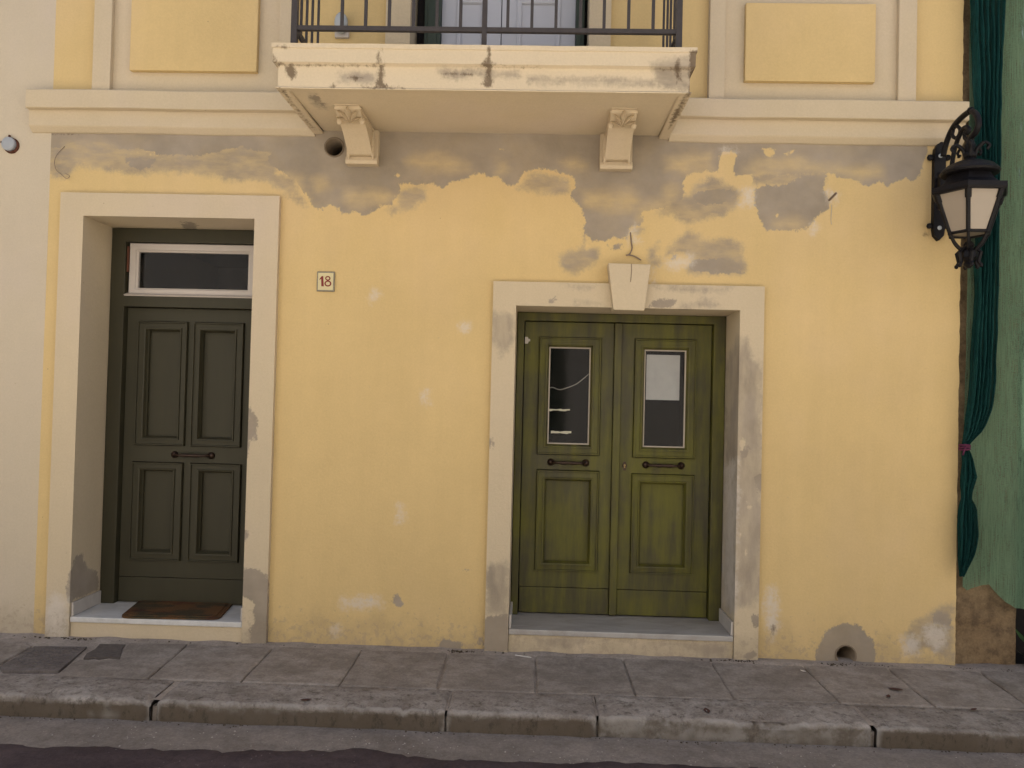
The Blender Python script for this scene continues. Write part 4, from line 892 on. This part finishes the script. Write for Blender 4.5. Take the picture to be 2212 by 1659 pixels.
for z in (lz1-.19, lz0+.20, lz0+.30): b.ball((LX, -.036, z), .020, 8, (1, .6, 1))
b.build('wall_plate', 'iron', lam, bevel=0)
for z in (lz1-.075, lz0+.075): MB().lathe((LX, -.040, z), [(.013, .008), (.013, 0), (.006, -.005)], 10, 'y').build('bolt', 'bulb', lam)
def lc(*pts):   # traced points on the bracket's own plane (at right angles to the wall)
    out = []
    for p in Z('L', *pts):
        q = PX(p[0], p[1], LX); out.append((LX, min(q[1], -.03), q[2]))
    return out
def smoothpath(pts, k=5):
    P_ = [Vector(p) for p in pts]; P_ = [P_[0]*2-P_[1]]+P_+[P_[-1]*2-P_[-2]]; out = []
    for i in range(1, len(P_)-2):
        for j in range(k):
            t = j/k; a, c, d, e = P_[i-1:i+3]
            out.append(.5*((2*c)+(d-a)*t+(2*a-5*c+4*d-e)*t*t+(3*c-a-3*d+e)*t**3))
    return out+[P_[-2]]
arm = MB()
mainp = lc((612, 610), (640, 490), (690, 370), (760, 280), (850, 212), (905, 240), (925, 320), (900, 395), (862, 440), (850, 500))
arm.tube(smoothpath(mainp), .0165, 8)
arm.ball(lc((855, 205))[0], .022, 8)
arm.tube(smoothpath(lc((672, 835), (690, 680), (715, 540), (750, 440), (785, 375), (815, 350), (840, 372), (828, 400), (806, 396))), .0135, 8)
arm.tube(smoothpath(lc((700, 380), (695, 425), (722, 448), (750, 425), (762, 372), (735, 342), (712, 352))), .0105, 8)
arm.tube(smoothpath(lc((806, 400), (800, 440), (830, 470), (852, 450))), .0105, 8)
arm.build('bracket_arm', 'iron', lam, smooth=True)
YC = mainp[-1][1]; cx_, cy_ = LX, YC
hex_ = lambda r, z: [(cx_+r*math.cos(math.pi/3*k), cy_+r*math.sin(math.pi/3*k), z) for k in range(6)]
# heights from the near-left corner of the hexagon, which faces the street
RTOP, RBOT = .182, .105
near = lambda py, r: P(2092, py, cy_-r*.866)[2]
zt = near(*Z('L', (835, 870))[0][1:], RTOP); zrim = near(Z('L', (835, 828))[0][1], RTOP); zbt = near(Z('L', (825, 1262))[0][1], RBOT)
zfin = PX(*Z('L', (830, 1500))[0], LX)[2]
fr = MB()
top, bot = hex_(RTOP, zt), hex_(RBOT, zbt)
for k in range(6):
    fr.tube([top[k], bot[k]], .0115, 6); fr.tube([top[k], (np.array(top[k])*.75+np.array(bot[k])*.25)], .017, 6)
    fr.tube([bot[k], bot[(k+1) % 6]], .009, 6)
    fr.tube(smoothpath([bot[k], (cx_+(bot[k][0]-cx_)*.72, cy_+(bot[k][1]-cy_)*.72, zbt-.055), (cx_+(bot[k][0]-cx_)*.25, cy_+(bot[k][1]-cy_)*.25, zbt-.105)]), .0085, 6)
    fr.ball(bot[k], .015, 6)
fr.build('lantern_frame', 'iron', lam)
rf = MB(); rr = math.pi/3*0
rf.lathe((cx_, cy_, zt), [(RTOP+.022, -.012), (RTOP+.030, .0), (RTOP+.028, zrim-zt), (RTOP*.92, zrim-zt+.008), (RTOP*.76, zrim-zt+.035), (RTOP*.64, zrim-zt+.075)], 6)
zd = zrim+.075
rf.lathe((cx_, cy_, zd), [(RTOP*.62, 0), (RTOP*.80, .006), (RTOP*.84, .018), (RTOP*.80, .030), (RTOP*.66, .055), (RTOP*.42, .075), (.03, .085), (.025, .10)], 24)
rf.build('roof', 'iron', lam)
cr = MB().lathe((cx_, cy_, zd+.10), [(.026, 0), (.036, .02), (.020, .045), (.030, .07), (.018, .10), (.015, max(.12, mainp[-1][2]-zd-.10+.02))], 12)
for k in range(5):
    a = k*2*math.pi/5+.5; d = Vector((math.cos(a), math.sin(a), 0)); c = Vector((cx_, cy_, zd+.10))
    cr.tube(smoothpath([c+d*.02, c+d*.04+Vector((0, 0, .05)), c+d*.075+Vector((0, 0, .075)), c+d*.098+Vector((0, 0, .055)), c+d*.085+Vector((0, 0, .035))]), [.011]*10+[.008]*10+[.013], 6)
cr.build('crown', 'iron', lam, smooth=True)
for k in range(6):
    a, c, d, e = [np.array(q) for q in (top[k], top[(k+1) % 6], bot[(k+1) % 6], bot[k])]; cc = (a+c+d+e)/4; nrm = cc-np.array((cx_, cy_, cc[2])); nrm /= np.linalg.norm(nrm)
    MB().add([a, c, d, e, a-nrm*.006, c-nrm*.006, d-nrm*.006, e-nrm*.006], [(3, 2, 1, 0), (4, 5, 6, 7), (0, 1, 5, 4), (1, 2, 6, 5), (2, 3, 7, 6), (3, 0, 4, 7)]).build('pane', 'frost', lam)
MB().add(hex_(RBOT-.006, zbt+.002)+hex_(RBOT-.006, zbt+.008), [(5, 4, 3, 2, 1, 0), (6, 7, 8, 9, 10, 11)]+[(i, (i+1) % 6, 6+(i+1) % 6, 6+i) for i in range(6)]).build('pane', 'frost', lam)
fn = MB().lathe((cx_, cy_, zfin), [(.010, -.065), (.028, -.045), (.020, -.03), (.046, -.005), (.040, .03), (.022, .05), (.030, .065), (.018, .085)], 12)
for k in range(6):
    a = k*math.pi/3+.3; d = Vector((math.cos(a), math.sin(a), 0)); c = Vector((cx_, cy_, zfin))
    fn.tube([c+d*.03+Vector((0, 0, .05)), c+d*.062+Vector((0, 0, .02)), c+d*.050-Vector((0, 0, .03)), c+d*.062-Vector((0, 0, .05))], .010, 6); fn.ball(c+d*.062-Vector((0, 0, .052)), .013, 6)
fn.build('finial', 'iron', lam)

# ------------------------------------------------------------------ small things on the wall
pr = rect((685, 586), (722, 630), -.012)
pq = empty('house_number_plaque', ((pr[0]+pr[1])/2, 0, pr[2]), 'small cream tile plaque with a red number 18 beside the left doorway', 'plaque')
MB().box(pr[0], pr[1], -.012, .001, pr[2], pr[3]).build('rim', 'plaque_rim', pq, bevel=.003)
MB().box(pr[0]+.008, pr[1]-.008, -.0145, -.010, pr[2]+.009, pr[3]-.009).build('face', 'plaque', pq)
W_, H_ = pr[1]-pr[0], pr[3]-pr[2]; g = lambda u, v: (pr[0]+u*W_, pr[2]+v*H_)
MB().prism([g(*q) for q in ((.27, .25), (.41, .25), (.36, .76), (.28, .76), (.16, .62), (.16, .57), (.255, .62))], -.0162, -.014).build('number', 'red', pq)
b = MB()
for (cu, cv, ru, rv, th) in ((.625, .655, .150, .115, .052), (.635, .395, .195, .150, .060)):
    n = 28; vs = []
    for y in (-.0162, -.014):
        for s_ in (0, 1): vs += [(*(lambda q: (q[0], y, q[1]))(g(cu+(ru-s_*th*1.25)*math.cos(2*math.pi*j/n), cv+(rv-s_*th)*math.sin(2*math.pi*j/n))),) for j in range(n)]
    b.add(vs, [(j, (j+1) % n, n+(j+1) % n, n+j) for j in range(n)]+[(2*n+j, 2*n+(j+1) % n, (j+1) % n, j) for j in range(n)]+[(n+j, n+(j+1) % n, 3*n+(j+1) % n, 3*n+j) for j in range(n)])
b.build('number', 'red', pq)

cc_ = P(23, 313, 0)
cp = empty('junction_cap', (cc_[0], 0, cc_[2]), 'round blue grey cap on the cream wall under the cornice end', 'cap')
MB().lathe((cc_[0], -.03, cc_[2]), [(.043, .03), (.043, .004), (.039, 0), (.02, -.003)], 24, 'y').build('cover', 'cap', cp, smooth=False)
b = MB().lathe((cc_[0]+.008, -.012, cc_[2]-.006), [(.050, .012), (.049, .004)], 24, 'y')
for a in (2.9, -1.1, 1.6): b.ball((cc_[0]+.052*math.cos(a), -.012, cc_[2]+.052*math.sin(a)), .009, 6)
b.build('rusty_ring', 'rust', cp)

def wire(name, pts, y, r, mat, label, cat='cable', dy=None):
    q = [P(a, c, y) for a, c in pts]; q = [(v[0], y-(dy[i] if dy else 0), v[2]) for i, v in enumerate(q)]
    o = MB().tube(smoothpath(q), r, 7).build(name, mat, smooth=True); return tag(o, label, cat)
wire('hooked_wire', Z('1', (520, 212), (470, 270), (447, 330), (457, 400), (500, 440), (545, 476), (570, 455), (535, 434)), -.006, .0017, 'wire', 'thin curved wire with a hooked end above the left doorway', dy=[0, .004, .01, .01, .012, .014, .014, .012])
wire('broken_cable', Z('4', (648, 300), (655, 380), (660, 430), (640, 475), (612, 487), (645, 487), (690, 500), (732, 524)), -.008, .0042, 'wire', 'short frayed brown cable end sticking out above the keystone', dy=[-.008, 0, 0, .006, .012, .01, .006, 0])
wire('crack_thread', Z('4', (655, 553), (656, 610), (652, 660), (648, 698)), -.102, .0018, 'wire', 'thin dark thread hanging over the face of the keystone')
q = P(1791, 433, 0); q2 = P(*Z('5', (895, 548))[0], -.07)
tag(MB().tube([(q[0], .01, q[2]), (q2[0], -.07, q2[2])], .007, 8).build('wall_peg', 'wire'), 'short rusty peg sticking out of the wall beside the right grey patch', 'peg')
wire('white_string', Z('5', (858, 640), (856, 700), (852, 760), (856, 800)), -.004, .0016, 'wire_white', 'thin white string hanging from the rusty peg')
# bulkhead light behind the railing
bl = rect((719, 28), (757, 80), -.03)
wl = empty('balcony_wall_light', ((bl[0]+bl[1])/2, 0, bl[2]), 'small glass bulkhead light on the wall behind the balcony railing', 'wall light')
mx, mz = (bl[0]+bl[1])/2, (bl[2]+bl[3])/2
MB().box(mx-.045, mx+.045, -.025, .001, mz-.075, mz-.015).build('base', 'sash', wl, bevel=.008)
b = MB().ball((mx, -.045, mz+.005), .05, 16, (.85, .75, 1.35)); b.build('glass_dome', 'bulb', wl, smooth=True)
# behind the glass of the olive door
pr_ = rect((1397, 766), (1467, 865), YL+.03)
tag(MB().box(pr_[0], pr_[1], YL+.0285, YL+.0295, pr_[2], pr_[3]).build('paper_notice', 'paper'), 'white sheet of paper behind the right pane of the olive door', 'paper')
for i, (a, c, lab) in enumerate((((1185, 883), (1231, 888), 'upper strip of old tape on the left pane of the olive door'), ((1190, 931), (1234, 937), 'lower strip of old tape on the left pane of the olive door'))):
    r = rect(a, c, YL+.0235); n = 9
    up = [(r[0]+(r[1]-r[0])*k/n, r[3]+random.uniform(-.003, .003)) for k in range(n+1)]; lo = [(r[0]+(r[1]-r[0])*k/n, r[2]+random.uniform(-.004, .003)+(.006 if k > 7 else 0)) for k in range(n, -1, -1)]
    tag(MB().prism((up+lo)[::-1], YL+.0230, YL+.0236).build('tape_strip', 'tape'), lab, 'tape')
wire('white_cable', Z('a', (535, 1112), (575, 1106), (622, 1122), (680, 1108), (745, 1082), (795, 1045), (850, 998)), YL+.06, .0032, 'wire_white', 'white cable sagging behind the left pane of the olive door')

# doormat
mp = [PZ(a, c, step1+.012)[:2] for a, c in ((258, 1332), (310, 1290), (512, 1293), (473, 1336))]
m0 = [np.array(q) for q in mp]; m0[0][1] = max(m0[0][1], -.05); m0[3][1] = max(m0[3][1], -.05)
def rounded(pts, r, k=6):
    out = []; n = len(pts)
    for i in range(n):
        p, a, c = pts[i], pts[i-1], pts[(i+1) % n]; d1 = (a-p)/np.linalg.norm(a-p)*r; d2 = (c-p)/np.linalg.norm(c-p)*r
        for j in range(k+1):
            t = j/k; out.append(tuple(p+d1*(1-t)**2+d2*t**2))
    return out
mo = rounded(m0, .06); mi = rounded([q+(sum(m0)/4-q)*.10 for q in m0], .05)
mat = empty('doormat', (*(sum(m0)/4), step1), 'brown coir doormat on the white marble step of the left doorway', 'doormat')
MB().prismz(mo, step1+.001, step1+.012).build('base', 'coir', mat); MB().prismz(mi, step1+.011, step1+.017).build('pile', 'coir', mat)

# litter
def litter(name, px, ln, wd, ang, mat, label, cat, z=0.0):
    q = PZ(*px, pz(-.3)+z); c, s_ = math.cos(ang), math.sin(ang); zz = pz(q[1])+.002+z
    if cat == 'leaf':
        vs = []; n = 6
        for k in range(n+1):
            t = k/n; w_ = wd*math.sin(math.pi*t)**.8; u = (t-.5)*ln; lift = .006*(t-.5)**2*4
            for v in (-w_, 0, w_): vs.append((q[0]+u*c-v*s_, q[1]+u*s_+v*c, zz+lift+abs(v)*.35))
        o = MB().add(vs, [(3*k+j, 3*k+3+j, 3*k+4+j, 3*k+1+j) for k in range(n) for j in range(2)]).build(name, mat)
    else:
        o = MB().tube([(q[0]-c*ln/2, q[1]-s_*ln/2, zz+wd), (q[0]+c*ln/2, q[1]+s_*ln/2, zz+wd)], wd, 8).build(name, mat)
    tag(o, label, cat)
litter('white_stick', (1130, 1421), .10, .0035, -.35, 'butt', 'thin white stick lying on the pavement by the olive doorstep', 'litter')
for i, (px, ln, lab) in enumerate((((661, 1509), .06, 'dark dead leaf on the kerb between the two doorways'), ((1527, 1533), .07, 'dark dead leaf on the kerb in front of the olive door'), ((1935, 1490), .08, 'larger dark dead leaf on the pavement right of the drain hole'), ((1919, 1504), .05, 'smaller dark dead leaf on the pavement right of the drain hole'), ((1735, 1452), .04, 'tiny pale leaf on the pavement left of the drain hole'), ((2103, 1531), .05, 'dark dead leaf near the right end of the kerb'))):
    litter('dead_leaf', px, ln, ln*.22, .3+i*1.3, 'butt' if 'pale' in lab else 'leaf', lab, 'leaf')

tag(MB().box(-14, 14, -7.4, -2.55, -.3, GZ-.004).build('bounce_pavement', 'bounce_pale'), kind='structure')  # unseen paving, made wide and pale to bounce sunlight up at the facade
# ------------------------------------------------------------------ the sunlit row across the street, behind the photographer
oh = empty('opposite_house', (0, -7.4, GZ), 'plain sunlit cream house across the street behind the viewer', 'house')
wz = [(-9+i*3., z) for i in range(7) for z in (1.0, 4.2)]
xsO = [-14, 14]+[v for x, z in wz for v in (x-.5, x+.5)]; zsO = [-.2, 8.5]+[v for x, z in wz for v in (z, z+1.7)]
MB().plate(xsO, zsO, lambda x, z: any(a-.5 < x < a+.5 and c < z < c+1.7 for a, c in wz), -7.7, -7.4).build('wall', 'oppo', oh)
for x, z in wz:
    MB().box(x-.5, x-.005, -7.52, -7.48, z, z+1.7).box(x+.005, x+.5, -7.52, -7.48, z, z+1.7).build('shutter', 'oppo_shutter', oh)
